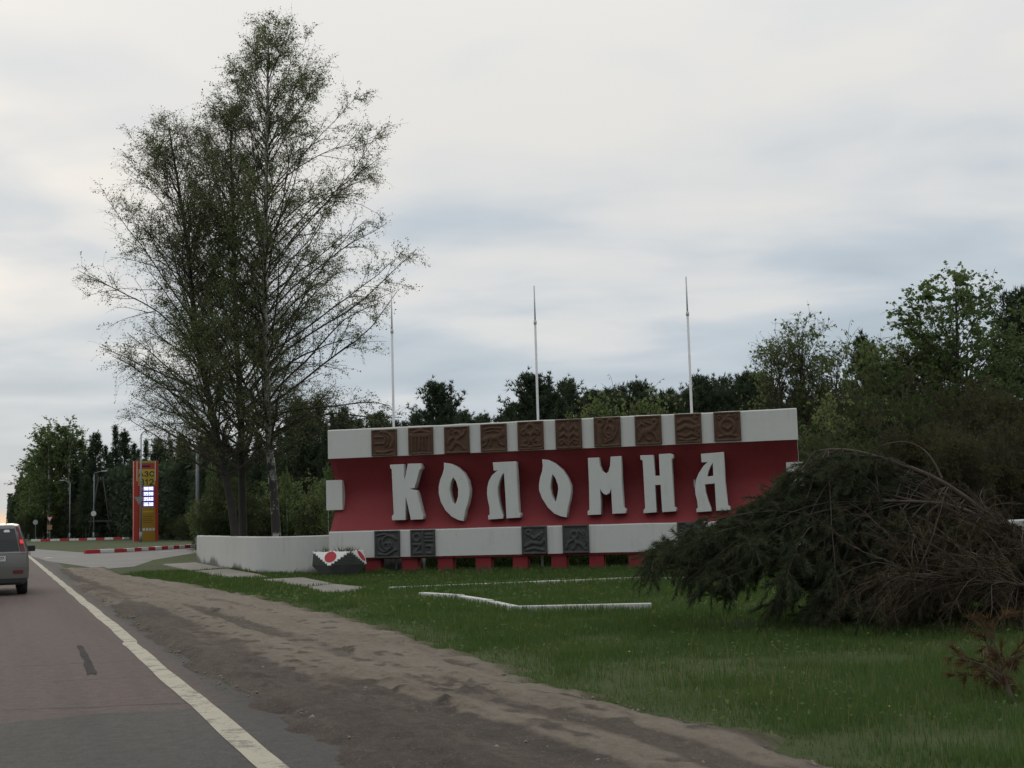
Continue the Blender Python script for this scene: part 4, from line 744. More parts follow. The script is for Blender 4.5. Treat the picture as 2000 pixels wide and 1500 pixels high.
real_birch([(462, 1048), (447, 950), (428, 880), (405, 761), (392, 704), (379, 630), (373, 544), (366, 480), (352, 380), (338, 300), (330, 250)], 45, 0, .145,
    lambda h: np.interp(h, [0, .2, .35, .55, .75, .9, 1], [2.4, 3.0, 3.1, 2.5, 1.7, .9, .3]), lambda h: np.interp(h, [0, .3, .6, 1], [1.1, .95, .7, .45]), 'dark trunked birch leaning out over the curving low wall', M['bark'], (math.pi, .2), 120, 4.3, dens=dns)

# far trees: a few built kinds, copied
PROTO = {}
def proto_conifer(key, H, half, t0, nb, up, mat_n, bark, spiky=1.0, jag=.35):
    tr_p = smooth_path([(0, 0, -.1), (rng.normal(0, .08), 0, H * .4), (rng.normal(0, .12), 0, H * .75), (0, 0, H)], 16); rr = H * .014 * (1 - np.linspace(0, 1, 16)) + .02
    v, q = tubes(tr_p[None], rr[None], 7); tm = npmesh('trunk', v, [q], True)
    T = np.sort(rng.uniform(0, 1, nb)) ; T = t0 + (1 - t0) * T; hz = tr_p[:, 2] / H; S = np.stack([np.interp(T, hz, tr_p[:, i]) for i in range(3)], 1)
    az = np.arange(nb) * 2.399 + rng.normal(0, .5, nb); L = half((T - t0) / (1 - t0)) * rng.uniform(1 - jag, 1 + jag * .6, nb)
    a = np.interp((T - t0) / (1 - t0), [0, 1], [1.45, .7]) + rng.normal(0, .15, nb); D = np.stack([np.sin(a) * np.cos(az), np.sin(a) * np.sin(az), np.cos(a)], 1); P1 = branches(S, D, L, 6, up=up, wob=.1)
    bv = tubes(P1, (.012 + .008 * L)[:, None] * np.linspace(1, .3, 6)[None], 3)
    nc = np.maximum(4, (L * 9).astype(int)); i = np.repeat(np.arange(nb), nc); t = rng.uniform(.2, 1, len(i)); C, d = along(P1, i, t); C = C + rng.normal(0, .12, C.shape)
    top = np.stack([rng.normal(0, .03, 14), rng.normal(0, .03, 14), np.linspace(H * .9, H * .99, 14)], 1); C = np.concatenate([C, top]); d = np.concatenate([d, np.tile([0, 0, 2.5], (14, 1))])
    K = 6; Cr = np.repeat(C, K, 0); dr = np.repeat(d, K, 0); dd = norm(dr * .6 + rng.normal(0, .6, dr.shape) + np.array([0, 0, .35 * spiky])); sv_, sf = spikes(Cr, dd, rng.uniform(.18, .45, len(Cr)), rng.uniform(.05, .11, len(Cr)))
    bm_ = npmesh('limbs', bv[0], [bv[1]]); cm = npmesh('crown', sv_, [sf]); tm.materials.append(bark); bm_.materials.append(M['branch']); cm.materials.append(mat_n); PROTO[key] = (H, (('trunk', tm), ('limbs', bm_), ('crown', cm)))
def proto_leafy(key, H, Hw, ang, nl, leaf_n, leaf_s, mat_l, bark, t0=.15, nsub=7, ntw=4, stems=1, dens=None, twig_r=.009, r=.013, up=.5, spread=.0):
    tv = []; bv = []; lv = []
    for s in range(stems):
        aa = s * 2.4 + .5; off = np.array([math.cos(aa), math.sin(aa), 0]) * (spread * .25 if stems > 1 else 0); lean = np.array([math.cos(aa), math.sin(aa), 0]) * spread * (1 if stems > 1 else 0); h = H * (1 if s == 0 else rng.uniform(.65, .95))
        tr_p = smooth_path([off - np.array([0, 0, .1]), off + lean * .35 + np.array([rng.normal(0, .1), 0, h * .4]), off + lean * .75 + np.array([0, rng.normal(0, .1), h * .75]), off + lean + np.array([0, 0, h])], 16)
        rr = H * r * (1 - np.linspace(0, 1, 16)) ** .9 + .012; tv.append(tubes(tr_p[None], rr[None], 6)); (V, Q), lf = twiggy(tr_p, rr, h, nl, Hw, ang, leaf_n, leaf_s, t0=t0, nsub=nsub, ntw=ntw, dens=dens, twig_r=twig_r, up=up)
        bv.append((V, Q)); lv.append(lf)
    v, q = join(tv); tm = npmesh('trunk', v, q, True); V = np.concatenate([b[0] for b in bv]); Q = []; k = 0
    for b in bv: Q += [x + k for x in b[1]]; k += len(b[0])
    bm_ = npmesh('limbs', V, Q); v, q = join(lv); cm = npmesh('crown', v, q); tm.materials.append(bark); bm_.materials.append(M['branch']); cm.materials.append(mat_l); PROTO[key] = (H, (('trunk', tm), ('limbs', bm_), ('crown', cm)))
proto_conifer('pine_a', 12, lambda t: np.interp(t, [0, .3, .7, .92, 1], [2.2, 2.6, 1.9, .8, .25]), .22, 190, .9, M['pine_needle'], M['bark'])
proto_conifer('pine_b', 12, lambda t: np.interp(t, [0, .4, .7, .9, 1], [1.8, 2.5, 2.3, 1.4, .5]), .35, 170, 1.0, M['pine_needle'], M['bark'], jag=.5)
proto_conifer('pine_c', 12, lambda t: np.interp(t, [0, .3, .7, .92, 1], [1.5, 2.0, 1.3, .6, .15]), .15, 180, .8, M['pine_needle'], M['bark'], jag=.45)
proto_conifer('spruce_a', 16, lambda t: np.interp(t, [0, .15, .7, 1], [2.4, 2.5, 1.1, .12]), .08, 300, .15, M['spruce_needle'], M['bark'], .3)
proto_conifer('spruce_b', 16, lambda t: np.interp(t, [0, .15, .7, 1], [2.0, 2.1, .8, .10]), .12, 260, .1, M['spruce_needle'], M['bark'], .3, .45)
hb = lambda h: np.interp(h, [0, .25, .5, .8, 1], [1.5, 2.6, 2.6, 1.4, .3])
proto_leafy('birch_far', 16, hb, lambda h: np.interp(h, [0, 1], [.95, .45]), 70, 5.5, .24, M['mid_leaf'], M['birch'], t0=.14)
proto_leafy('willow', 9, lambda h: np.interp(h, [0, .3, .6, .9, 1], [.6, 1.2, 1.3, .8, .4]), lambda h: h * 0 + .55, 28, 2.0, .15, M['spring_leaf'], M['branch'], t0=.25, stems=3, spread=.9, nsub=6, ntw=4, dens=lambda h: np.interp(h, [0, .4, .7, 1], [.5, .5, .9, 1]))
proto_leafy('poplar', 12, lambda h: np.interp(h, [0, .35, .6, .85, 1], [1.0, 2.4, 2.9, 2.0, .9]), lambda h: h * 0 + .75, 46, 6.5, .18, M['mid_leaf'], M['bark'], t0=.22, stems=3, spread=1.5, nsub=8, ntw=5)
proto_leafy('leafy_bush', 5, lambda h: np.interp(h, [0, .4, .8, 1], [1.2, 1.6, 1.2, .4]), lambda h: h * 0 + .75, 26, 3.4, .16, M['spring_leaf'], M['branch'], t0=.06, stems=3, spread=.8, nsub=6, ntw=4)
proto_leafy('dark_bush', 5, lambda h: np.interp(h, [0, .4, .8, 1], [1.3, 1.7, 1.3, .5]), lambda h: h * 0 + .8, 26, 3.6, .17, M['under_leaf'], M['branch'], t0=.05, stems=3, spread=.9, nsub=6, ntw=4)
proto_leafy('brown_bush', 6, lambda h: np.interp(h, [0, .4, .8, 1], [1.0, 1.4, 1.1, .4]), lambda h: h * 0 + .5, 30, 2.8, .13, M['brown_leaf'], M['branch'], t0=.05, stems=4, spread=.9, nsub=7, ntw=5)
def where(x, table): return next(t for lim, t in table if x < lim)
def plant(key, name, x, ytop, d, label, group, cat='tree', wide=1.0):
    H, parts = PROTO[key]; top = ad(x, ytop, d); t = thing(name, (top[0], d, 0), random.uniform(0, 6.28), label, cat, group); s = top[2] / H; t.scale = (s * wide, s * wide, s)
    for nm, me in parts:
        o = bpy.data.objects.new(nm, me); col.objects.link(o); o.parent = t
    return t
G = 'forest row behind the town sign'; Lb = 'dark pine in the forest row rising behind the town sign'
for i, (x, y) in enumerate([(672, 800), (700, 822), (735, 818), (772, 824), (815, 812), (880, 800), (925, 832), (960, 835), (998, 798), (1068, 756), (1110, 757), (1150, 768), (1190, 764), (1215, 757), (1248, 760), (1280, 778), (1308, 766), (1338, 768), (1372, 749), (1412, 740), (1440, 757), (1463, 735), (1484, 745), (1515, 760), (1560, 750), (1610, 752), (1660, 760), (1705, 745), (1095, 782), (1132, 785), (1170, 778), (1230, 775), (1265, 780), (1325, 780), (1355, 772), (1392, 765), (1428, 768), (1020, 790), (905, 815), (840, 815), (1080, 775), (1142, 775), (1182, 790), (1202, 768), (1258, 772), (1295, 770), (1318, 785), (1346, 765), (1384, 757), (1402, 752), (1450, 745), (1478, 752), (1030, 770), (975, 815), (945, 822), (865, 790), (790, 828), (755, 825)]):
    plant(['pine_a', 'pine_c', 'pine_b', 'pine_c'][i % 4], 'pine_tree', x, y, 92 + (i * 37 % 22), 'dark pine in the forest row ' + where(x, [(725, 'behind the blank end of the sign by the birches'), (785, 'behind the first flagpole of the sign'), (865, 'behind the letter K of the sign'), (935, 'behind the first letter O of the sign'), (1020, 'behind the letter L of the sign'), (1075, 'behind the middle flagpole'), (1145, 'behind the second letter O of the sign'), (1225, 'behind the letter M of the sign'), (1330, 'behind the letter H of the sign'), (1385, 'behind the last flagpole by letter A'), (1470, 'behind the last brown tiles of the sign'), (1560, 'behind the blank end of the sign by the willows'), (3000, 'behind the willows and bushes of the thicket')]), G)
plant('pine_b', 'pine_tree', 855, 762, 90, 'broad lone pine standing above its neighbours behind the first letters of the sign', 'tall pines behind the sign', wide=1.1)
plant('pine_b', 'pine_tree', 1043, 746, 88, 'broad dense pine directly behind the middle flagpole', 'tall pines behind the sign', wide=1.25)
for x, y in ((1165, 800), (1205, 786), (1240, 790)): plant('leafy_bush', 'leafy_tree', x, y, 86, 'light green leafy tree among the pines behind the sign', 'light green trees behind the sign', wide=.9)
# right: willows, poplar, bushes
for x, y, d, w, lb in ((1525, 640, 58, .85, 'taller thin young willow with airy pale leaves right beyond the end of the sign'), (1592, 662, 58, .85, 'shorter thin young willow between the taller willow and the pine pair')): plant('willow', 'young_willow', x, y, d, lb, 'young willows beyond the sign', wide=w)
plant('pine_c', 'pine_tree', 1682, 660, 66, 'dark pine pair between the young willows and the round leafy tree', 'pines beyond the sign'); plant('pine_c', 'pine_tree', 1700, 678, 68, 'dark pine pair between the young willows and the round leafy tree', 'pines beyond the sign')
plant('leafy_bush', 'leafy_tree', 1650, 686, 60, 'light green bushy tree in front of the pine pair', None, wide=.62)
plant('poplar', 'round_leafy_tree', 1842, 562, 60, 'large round crowned green tree towering over the brown bushes', None, wide=1.15)
plant('willow', 'young_willow', 1755, 640, 61, 'slender leafy tree merging into the flank of the large round tree', None, wide=1.0)
plant('pine_b', 'pine_tree', 1995, 585, 64, 'tall pine beside the large round crowned tree', None)
for i in range(26):
    x = 1490 + i * 21 + random.uniform(-12, 12); y = np.interp(x, [1490, 1600, 1700, 1800, 1900, 2020], [800, 785, 760, 745, 735, 720]) + random.uniform(-10, 80); key = 'leafy_bush' if x < 1760 and i % 3 else 'dark_bush'
    if x > 1790 and i % 3: key = 'brown_bush'
    nm = {'leafy_bush': ('leafy_bush', 'green leafy bush in the thicket beyond the end of the sign', 'green bushes of the thicket'), 'dark_bush': ('dark_bush', 'dark dense bush in the thicket under the tall trees beyond the sign', 'dark bushes of the thicket'), 'brown_bush': ('bare_bush', 'brown half bare bush with upright twigs under the round leafy tree', 'brown bushes of the thicket')}[key]
    plant(key, nm[0], x, y, 46 + random.uniform(0, 12), nm[1], nm[2], 'bush', wide=.8)
for i in range(22):
    x = 1560 + i * 23 + random.uniform(-10, 10); plant('brown_bush' if x > 1700 else 'dark_bush', 'scrub_bush', x, random.uniform(830, 920), 38 + random.uniform(0, 6), 'low scrubby bush behind the wall ' + where(x, [(1640, 'next to the end of the sign'), (1760, 'above the dense green part of the felled pine'), (1880, 'above the bare arching limb of the felled pine'), (9999, 'above the drying butt of the felled pine')]), 'scrub behind the wall', 'bush', wide=.9)
# left: forest beside the road
G = 'conifers of the roadside forest'
for i, (x, y, d) in enumerate([(150, 900, 232), (165, 893, 228), (188, 848, 226), (206, 872, 232), (225, 834, 224), (243, 845, 230), (262, 868, 226), (285, 862, 222), (308, 858, 215), (333, 862, 205), (352, 868, 190), (180, 900, 240), (215, 885, 245), (270, 880, 240), (320, 875, 235), (370, 862, 170), (392, 852, 150), (355, 850, 160), (60, 912, 300), (42, 925, 320), (85, 900, 280), (30, 962, 335), (50, 950, 310), (72, 940, 290), (195, 905, 212), (235, 900, 215), (170, 930, 214), (290, 905, 205), (252, 920, 208), (340, 900, 185)]):
    plant(['spruce_a', 'spruce_b', 'pine_c'][i % 3], 'spruce_tree' if i % 3 < 2 else 'pine_tree', x, y, d, 'dark conifer of the roadside forest ' + where(x, [(90, 'at its far end beside the road'), (158, 'close behind the pale leaved birches'), (215, 'behind the two legged utility pole'), (262, 'between the utility pole and the price pylon'), (312, 'directly behind the price pylon'), (350, 'behind the street lamp beside the pylon'), (999, 'behind the tall bare pole')]), G, wide=1.15)
for x, y, d in ((98, 820, 236), (137, 818, 234), (118, 838, 240), (75, 880, 262), (88, 858, 244), (150, 850, 238), (58, 905, 275)): plant('birch_far', 'roadside_birch', x, y, d, 'tall pale leaved birch at the edge of the roadside forest', 'birches of the roadside forest', wide=1.3)
for i, (x, y, d) in enumerate([(410, 845, 95), (440, 850, 92), (425, 868, 84), (470, 858, 96), (505, 850, 92), (545, 835, 95), (584, 782, 80), (622, 782, 82), (648, 806, 84), (600, 812, 78), (565, 822, 86), (395, 880, 88), (665, 812, 90), (530, 868, 82), (635, 830, 76)]):
    plant(['pine_a', 'pine_c', 'spruce_b'][i % 3], 'pine_tree', x, y, d, 'dark conifer ' + where(x, [(455, 'behind the leaning birch at the low wall'), (515, 'behind the middle birch trunk at the low wall'), (575, 'behind the white birch trunk at the low wall'), (999, 'between the white birch and the end of the sign')]), 'conifers behind the birches')
for i in range(16):
    x = 406 + i * 17 + random.uniform(-6, 6); plant('leafy_bush' if i % 3 != 1 else 'dark_bush', 'leafy_bush', x, random.uniform(935, 990), 62 + random.uniform(0, 9), 'green bush behind the low wall ' + where(x, [(455, 'beside the tall bare pole and the leaning birch'), (515, 'around the middle birch trunk'), (575, 'beside the white birch trunk'), (999, 'close to the end of the sign')]), 'bushes behind the low wall', 'bush', wide=.9)
for i in range(24):
    x = 70 + i * 13.5 + random.uniform(-5, 5); plant('dark_bush', 'dark_bush', x, random.uniform(985, 1022), np.interp(x, [60, 250, 400], [250, 215, 130]), 'low dark bush at the forest foot ' + where(x, [(160, 'behind the small road signs'), (258, 'behind the utility pole'), (315, 'behind the price pylon'), (999, 'behind the street lamp beside the pylon')]), 'bushes along the roadside forest', 'bush', wide=1.3)
for (x, y, d) in ((413, 900, 78), (640, 905, 60), (560, 915, 64)): plant('birch_far', 'young_birch', x, y, d, 'thin young birch with pale trunk behind the low wall', 'young birches behind the wall', wide=.5)
# the mass of the forest behind the rows that can be told apart
def mass(name, quad, hmin, hmax, n, size, mat, label):
    q = np.array(quad); u, v = rng.uniform(0, 1, n), rng.uniform(0, 1, n); P = (q[0] * (1 - u)[:, None] + q[1] * u[:, None]) * (1 - v)[:, None] + (q[3] * (1 - u)[:, None] + q[2] * u[:, None]) * v[:, None]
    top = hmin + (hmax - hmin) * fbm(P[:, 0] * .12, P[:, 1] * .12, 3, 8) * 1.1; z = top * rng.uniform(0, 1, n) ** .8
    V, Fq = leaf_quads(np.c_[P, z], size, .2, .8); o = link(name, npmesh(name, V, [Fq]), mat); tag(o, label, 'forest', kind='stuff')
def gq(pts): return [ad(x, 1000, d)[:2] for x, d in pts]
mass('forest_mass', gq([(15, 345), (170, 245), (170, 262), (15, 385)]), 6, 17, 9000, 1.1, M['spruce_needle'], 'dark mass of the far roadside forest')
mass('forest_mass', gq([(150, 240), (400, 150), (400, 172), (150, 262)]), 7, 14, 16000, .9, M['spruce_needle'], 'dark mass of the forest behind the price pylon')
mass('forest_mass', gq([(380, 98), (680, 98), (680, 112), (380, 112)]), 4, 8.5, 14000, .6, M['pine_needle'], 'dark mass of the forest behind the birches')
mass('forest_mass', gq([(660, 106), (1520, 106), (1520, 122), (660, 122)]), 4, 9.5, 20000, .7, M['pine_needle'], 'dark mass of the forest behind the town sign')
mass('forest_mass', gq([(1470, 64), (2060, 64), (2060, 76), (1470, 76)]), 4, 8.5, 22000, .42, M['under_leaf'], 'dark mass of the thicket behind the felled pine')
mass('undergrowth', gq([(800, 38.9), (1560, 35.8), (1560, 41), (800, 45)]), .35, 1.8, 26000, .13, M['under_leaf'], 'dark undergrowth seen under the town sign')

# ------------------------------------------------------------------ felled pine
root = ad(2060, 1100, 17.4); fp = thing('felled_pine', (root[0], root[1], 0), 0, 'felled pine crown with drooping dark branches lying in the grass', 'tree')
RB = np.array([root[0], root[1], 0])
def bez(a, b, c, n=10): t = np.linspace(0, 1, n)[:, None]; return (1 - t) ** 2 * a + 2 * t * (1 - t) * b + t * t * c
def pxpath(pts): return smooth_path([ad(x, y, d) for x, y, d in pts], 14)
main = [pxpath([(2120, 1150, 17.8), (1954, 1032, 17.4), (1893, 973, 17.2), (1831, 930, 17.0), (1769, 909, 16.9), (1696, 888, 16.8), (1638, 866, 16.8), (1590, 882, 16.8)]),
        pxpath([(1954, 1032, 17.4), (1881, 988, 16.8), (1823, 978, 16.5), (1769, 982, 16.4), (1708, 973, 16.3), (1650, 990, 16.2), (1590, 1030, 16.2)]),
        pxpath([(1840, 935, 17.1), (1822, 895, 17.2), (1795, 868, 17.3), (1758, 859, 17.3), (1715, 872, 17.3)]),
        pxpath([(2120, 1150, 17.8), (1900, 1110, 17.4), (1700, 1080, 17.2), (1500, 1075, 17.2), (1340, 1095, 17.4), (1275, 1120, 17.5)])]
mv = [tubes(main[0][None] - RB, (np.linspace(.060, .010, 14))[None], 8), tubes(main[1][None] - RB, np.linspace(.032, .007, 14)[None], 6), tubes(main[2][None] - RB, np.linspace(.016, .005, 14)[None], 5), tubes(main[3][None] - RB, np.linspace(.085, .012, 14)[None], 8)]
V, Q = join(mv); link('trunk', npmesh('trunk', V, Q, True), M['pine_branch'], fp)
sil = [(1256, 1110), (1275, 1082), (1310, 1052), (1370, 1030), (1420, 1010), (1455, 985), (1500, 955), (1545, 932), (1585, 908), (1620, 884), (1650, 878), (1680, 915), (1710, 965), (1790, 1015), (1880, 1050), (1990, 1040), (2080, 1050), (2080, 1240), (1900, 1245), (1750, 1232), (1600, 1222), (1500, 1200), (1420, 1176), (1340, 1160), (1290, 1152)]
tx = rng.uniform(1255, 2080, 6000); ty = rng.uniform(860, 1245, 6000); ok = inpoly(tx, ty, sil); tx, ty = tx[ok], ty[ok]
# end points of the side limbs: more of them to the left and along the top
NL = 380; ti = rng.choice(len(tx), NL, p=(lambda w: w / w.sum())(np.interp(tx, [1255, 1700, 2080], [1.8, 1.2, 1.3]))); limbs = []; cc = rng.choice(len(tx), 62); ti = np.array([(lambda q: q[np.argmin(np.hypot(tx[q] - tx[cc[k % 62]] - rng.normal(0, 16), ty[q] - ty[cc[k % 62]] - rng.normal(0, 9)))])(rng.choice(len(tx), 500)) if k % 10 < 9 else ti[k] for k in range(NL)])
allm = np.concatenate([main[0][2:], main[1], main[3], main[3]])
for i in ti:
    x, y = tx[i], ty[i]; low = np.clip((y - 1000) / 230, 0, 1); gy = gp(x, max(y, 1120))[1]; d = np.clip(rng.normal(17.0 - 1.0 * low, .55), 15.0, 18.6)
    e = ad(x, y, d); e[2] = max(e[2], .06)
    # leave the stems somewhere to the right of the end point
    cand = allm[(allm[:, 0] > e[0] + .25) & (allm[:, 0] < e[0] + 2.6)]
    s = cand[rng.integers(len(cand))] if len(cand) else main[0][rng.integers(0, 3)]
    mid_ = (s + e) / 2 + np.array([0, 0, .10 + .18 * np.linalg.norm(e - s) * rng.uniform(.2, 1.1)]); limbs.append(bez(s, mid_, e, 10))
limbs = [l for l in limbs if not ((lambda q: ((q[0] < 1500) & (q[1] < np.interp(q[0], [1240, 1310, 1420, 1500], [1105, 1044, 1000, 944]))).any())((lambda r_: (1000 + F * (r_ @ RC) / (r_ @ FW), 750 - F * (r_ @ UC) / (r_ @ FW)))(l - CAM)))]; NL = len(limbs)
P1 = np.array(limbs) + np.cumsum(rng.normal(0, .008, (NL, 10, 3)), 1)
parts = [tubes(P1 - RB, np.linspace(.010, .003, 10)[None].repeat(NL, 0), 5)]
i2 = np.repeat(np.arange(NL), 20); t2 = rng.uniform(.25, 1, len(i2)) ** .8; S2, d2 = along(P1, i2, t2); D2 = norm(d2 * .8 + rng.normal(0, .62, d2.shape) + np.array([-.22, 0, -.05])); L2 = rng.uniform(.12, .46, len(i2)); P2 = branches(S2, D2, L2, 6, droop=.55, wob=.15)
P2[:, :, 2] = np.maximum(P2[:, :, 2], .03)
def pxof(P): r = P - CAM; a = r @ FW; return 1000 + F * (r @ RC) / a, 750 - F * (r @ UC) / a
xe, ye = pxof(P2[:, -1]); lim = np.interp(xe, [1240, 1275, 1310, 1370, 1420, 1455, 1500, 1545, 1585, 1620], [1112, 1074, 1044, 1020, 1000, 974, 944, 920, 892, 860]); P2 = P2[ye > lim - 10 - 26 * rng.uniform(0, 1, len(ye)) ** 6]; parts.append(tubes(P2 - RB, np.linspace(.005, .0025, 6)[None].repeat(len(P2), 0), 3))
V, Q = join(parts); link('limbs', npmesh('limbs', V, Q), M['felled_limb'], fp)
def brush(P2, per, nl=(.06, .115), w=.0075):
    N = len(P2); i = np.repeat(np.arange(N), per); t = rng.uniform(.12, 1, len(i)); C, d = along(P2, i, t); return spikes(C, d * 1.0 + norm(rng.normal(0, 1, d.shape)) * .75, rng.uniform(*nl, len(i)), w)
# projected x decides which part of the tree is still green and which is drying
def pxof(P): r = P - CAM; a = r @ FW; return 1000 + F * (r @ RC) / a, 750 - F * (r @ UC) / a
X2, Y2 = pxof(P2[:, 3]); dry = (X2 + rng.normal(0, 70, len(X2)) + (Y2 - 1050) * .55) > 1740; sparse = rng.uniform(0, 1, len(X2)) > np.interp(X2, [1700, 1850, 2000], [0, .1, .15])
for nm, sel, mt, per in (('needles', ~dry, M['fresh_needle'], 90), ('dry_needles', dry & sparse, M['dry_needle'], 70)):
    V, Fq = brush(P2[sel] - 0, per); o = link(nm, npmesh(nm, V - RB, [Fq]), mt, fp)
# dry bare twigs fanned out to the right of it
def twig_fan(name, px0, px1, n, dl, mat_w, mat_n, label, per=14, dd=.5, cat='branch', L=(.5, 1.2)):
    a = ad(*px0); t = thing(name, (a[0], a[1], 0), 0, label, cat); B = np.array([a[0], a[1], 0]); b = ad(*px1); d0 = norm(b - a); s = bez(a, (a + b) / 2 + np.array([0, 0, .1]), b, 12)
    i = rng.integers(1, 11, n); S = s[i] + rng.normal(0, .02, (n, 3)); P = branches(S, norm(d0 * .8 + rng.normal(0, dd, (n, 3)) + np.array([0, 0, .2])), rng.uniform(*L, n) * dl, 7, droop=.7, wob=.13); P[:, :, 2] = np.maximum(P[:, :, 2], .02)
    j = np.repeat(np.arange(n), 4); S2, d2 = along(P, j, rng.uniform(.2, 1, len(j))); P2 = branches(S2, norm(d2 + rng.normal(0, .5, d2.shape)), rng.uniform(.15, .4, len(j)) * dl, 5, droop=.6, wob=.14); P2[:, :, 2] = np.maximum(P2[:, :, 2], .02)
    V, Q = join([tubes(s[None] - B, np.linspace(.022, .008, 12)[None], 6), tubes(P - B, np.linspace(.008, .003, 7)[None].repeat(n, 0), 4), tubes(P2 - B, np.linspace(.004, .002, 5)[None].repeat(len(P2), 0), 3)]); link('twigs', npmesh('twigs', V, Q), mat_w, t)
    if per: V, Fq = brush(P2, per); link('needles', npmesh('needles', V - B, [Fq]), mat_n, t)
twig_fan('dry_branch', (2040, 1150, 15.2), (1760, 1130, 15.0), 90, 1.1, M['pine_branch'], M['dry_needle'], 'tangle of drying brown pine branches against the felled crown', 26)
twig_fan('dry_branch', (2060, 1110, 16.2), (1850, 1010, 16.6), 60, 1.0, M['pine_branch'], M['dry_needle'], 'bare twiggy branch rising over the white wall from the felled pine', 8)
twig_fan('dead_branch', (1985, 1385, 9.6), (1925, 1270, 10.0), 16, .42, M['pine_branch'], M['rust_needle'], 'small rusty dead pine branch lying in the grass near the dirt', 30)
twig_fan('cut_brush', (*[1010, 1112], 40.5), (*[1090, 1095], 41.0), 60, 1.5, M['branch'], M['dry_needle'], 'heap of cut brushwood on the ground behind the sign piers', 6)
lg = ad(1203, 1086, 42.0); t = thing('cut_log', (lg[0], lg[1], 0), .3, 'upright cut log with pale sawn face seen between the sign piers', 'log')
MB().tube([(0, 0, 0), (0, .02, lg[2] + .15)], [.24, .2], 12).build('bark', M['bark'], t, True); MB().tube([(0, -.25, lg[2]), (0, -.15, lg[2])], [.17, .17], 14).build('sawn_face', material('sawn_wood', (.5, .33, .2), .8, noisy((.5, .33, .2), .2)), t)

# ------------------------------------------------------------------ grass
slabs_xy = m_sl
def grass_field(name, n, xr, yr, dens_f, mat, hgt, wid, label, keep=None):
    X = rng.uniform(*xr, n); Y = yr[0] * (yr[1] / yr[0]) ** rng.uniform(0, 1, n)           # thicker near by
    s, t = st(np.stack([X, Y], 1)); tg = t_grass(s) + .3 * (fbm(s * 1.1, s * 0, 3, 5) - .45)
    far = s > float(st(gp(250, 1120))[0]); ok = (t > tg + .02 + rng.exponential(.10, n) - .95 * np.clip(fbm(X * 2.1, Y * 2.1, 3, 3) - .45, 0, 1) * 3) & (~far)
    px = 1000 + F * X / Y; ok &= (px > 150) & (px < 2140)
    for p in slabs_xy: ok &= ~inpoly(X, Y, p)
    # not inside the side road or under the sign, not behind the wall
    side = np.array([gp(*q)[:2] for q in sidepx]); ok &= ~inpoly(X, Y, side)
    v = dens_f(X, Y); ok &= rng.uniform(0, 1, n) < v
    X, Y = X[ok], Y[ok]; n = len(X); sc_ = np.clip(Y / 14, .8, 2.6); pat = fbm(X * .9, Y * .9, 3, 14); tuft = np.clip((vnoise(X * 2.1, Y * 2.1, 77) - .78) * 6, 0, 1)
    s, t = st(np.stack([X, Y], 1)); ed = np.clip((t - t_grass(s)) / .9, .35, 1)
    h = hgt * (.55 + .9 * pat + .9 * tuft) * rng.uniform(.6, 1.35, n) * ed; w = wid * sc_ * rng.uniform(.7, 1.3, n); az = rng.uniform(0, 6.283, n); ln = rng.uniform(.1, .75, n) * h
    side_ = np.stack([np.cos(az), np.sin(az), az * 0], 1) * w[:, None] * .5; ld = np.stack([-np.sin(az), np.cos(az), az * 0], 1) * rng.choice([-1, 1], n)[:, None]
    B = np.stack([X, Y, X * 0 - .01], 1); m1 = B + ld * (ln * .35)[:, None]; m1[:, 2] = h * .6; tp = B + ld * ln[:, None]; tp[:, 2] = h
    V = np.stack([B - side_, B + side_, m1 + side_ * .75, m1 - side_ * .75, tp], 1).reshape(-1, 3); k = np.arange(n)[:, None] * 5
    o = link(name, npmesh(name, V, [k + np.array([[0, 1, 2, 3]]), k + np.array([[3, 2, 4]])]), mat); tag(o, label, 'grass', kind='stuff')
grass_field('grass', 620000, (-13, 13), (7.2, 46), lambda X, Y: np.clip(fbm(X * 1.1, Y * 1.1, 4, 50) * 2.6 - .42, .12, 1), M['grass'], .095, .0075, 'green roadside grass around the town sign and flower bed')
grass_field('pale_grass', 26000, (-13, 13), (7.2, 44), lambda X, Y: np.clip(fbm(X * .8, Y * .8, 3, 90) * 2.4 - .6, 0, 1), M['grass_dry'], .13, .0055, 'pale dry grass stems scattered through the green grass')
tp = np.concatenate([np.repeat(np.array([gp(*q)[:2] for q in ((1140, 1357), (1165, 1382), (1062, 1388), (1128, 1417), (985, 1350), (1250, 1425), (870, 1318), (1010, 1372))]), 130, 0) + rng.normal(0, 1, (1040, 2)) * np.array([.13, .10])]); n = len(tp)
V, Fq = spikes(np.c_[tp, np.full(n, .03)], norm(rng.normal(0, .55, (n, 3)) + np.array([0, 0, 1.])), rng.uniform(.02, .07, n), .007); o = link('grass_tufts', npmesh('grass_tufts', V, [Fq]), M['grass']); tag(o, 'small grass tufts growing out of the dirt shoulder', 'grass', kind='stuff')
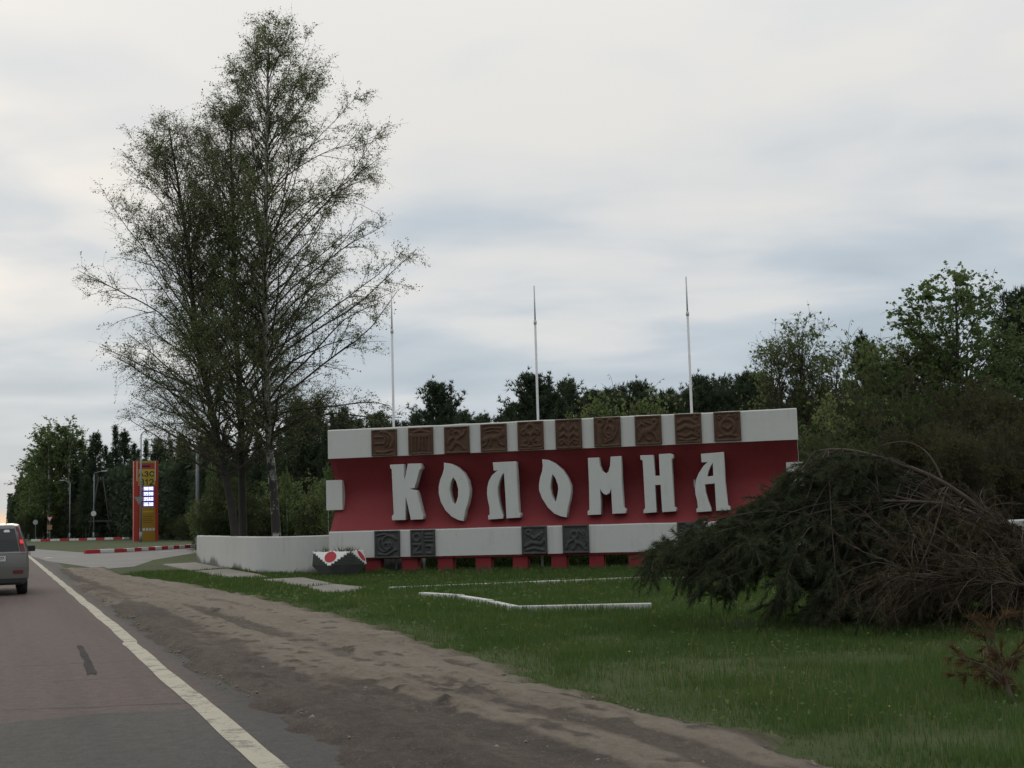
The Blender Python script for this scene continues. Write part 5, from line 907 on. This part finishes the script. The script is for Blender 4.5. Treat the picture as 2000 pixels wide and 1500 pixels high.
n = 15000; X = rng.uniform(-9, 10, n); Y = 7.5 * (38 / 7.5) ** rng.uniform(0, 1, n); s, t = st(np.stack([X, Y], 1)); ok = (t > t_grass(s) + .15) & (fbm(X * 1.3, Y * 1.3, 3, 66) > .47)
for p in slabs_xy: ok &= ~inpoly(X, Y, p)
X, Y = X[ok], Y[ok]; V, Fq = leaf_quads(np.stack([X, Y, rng.uniform(.02, .09, len(X))], 1), .055 * np.clip(Y / 16, .7, 1.6), 1.2, .6); o = link('broadleaf_weeds', npmesh('broadleaf_weeds', V, [Fq]), M['mid_leaf']); tag(o, 'low broad leaved weeds growing through the grass', 'weeds', kind='stuff')
# dandelion heads
n = 120; X = rng.uniform(-6, 9, n); Y = 8 * (40 / 8) ** rng.uniform(0, 1, n); s, t = st(np.stack([X, Y], 1)); ok = (t > t_grass(s) + .5); X, Y = X[ok], Y[ok]
V, Fq = leaf_quads(np.stack([X, Y, rng.uniform(.10, .2, len(X))], 1), .024, 2.0, 1.0); o = link('dandelions', npmesh('dandelions', V, [Fq]), material('dandelion', (.42, .34, .06), .8)); tag(o, 'tiny yellow dandelion heads in the grass', 'flowers', kind='stuff')
# small stones and clods on the dirt
n = 7000; s = rng.uniform(6, 30, n); f = rng.uniform(.02, .98, n); ta_, tg_ = t_asph(s), t_grass(s); P = xy(s, ta_ + (tg_ - ta_) * f); V = []; Fq = []
base = np.array([(1, 0, 0), (-1, 0, 0), (0, 1, 0), (0, -1, 0), (0, 0, .7), (0, 0, -.7)]); ft = np.array([(0, 2, 4), (2, 1, 4), (1, 3, 4), (3, 0, 4), (2, 0, 5), (1, 2, 5), (3, 1, 5), (0, 3, 5)])
for k in range(n):
    V.append(base * rng.uniform(.6, 1.3, (6, 3)) * rng.gamma(2.0, .0042) + np.array([P[k, 0], P[k, 1], rng.uniform(.035, .055)])); Fq.append(ft + 6 * k)
o = link('pebbles', npmesh('pebbles', np.concatenate(V), [np.concatenate(Fq)]), material('pebble', (.22, .19, .16), .9, noisy((.20, .17, .14), .4, 6, 30))); tag(o, 'pebbles and clods strewn over the dirt shoulder', 'pebbles', kind='stuff')
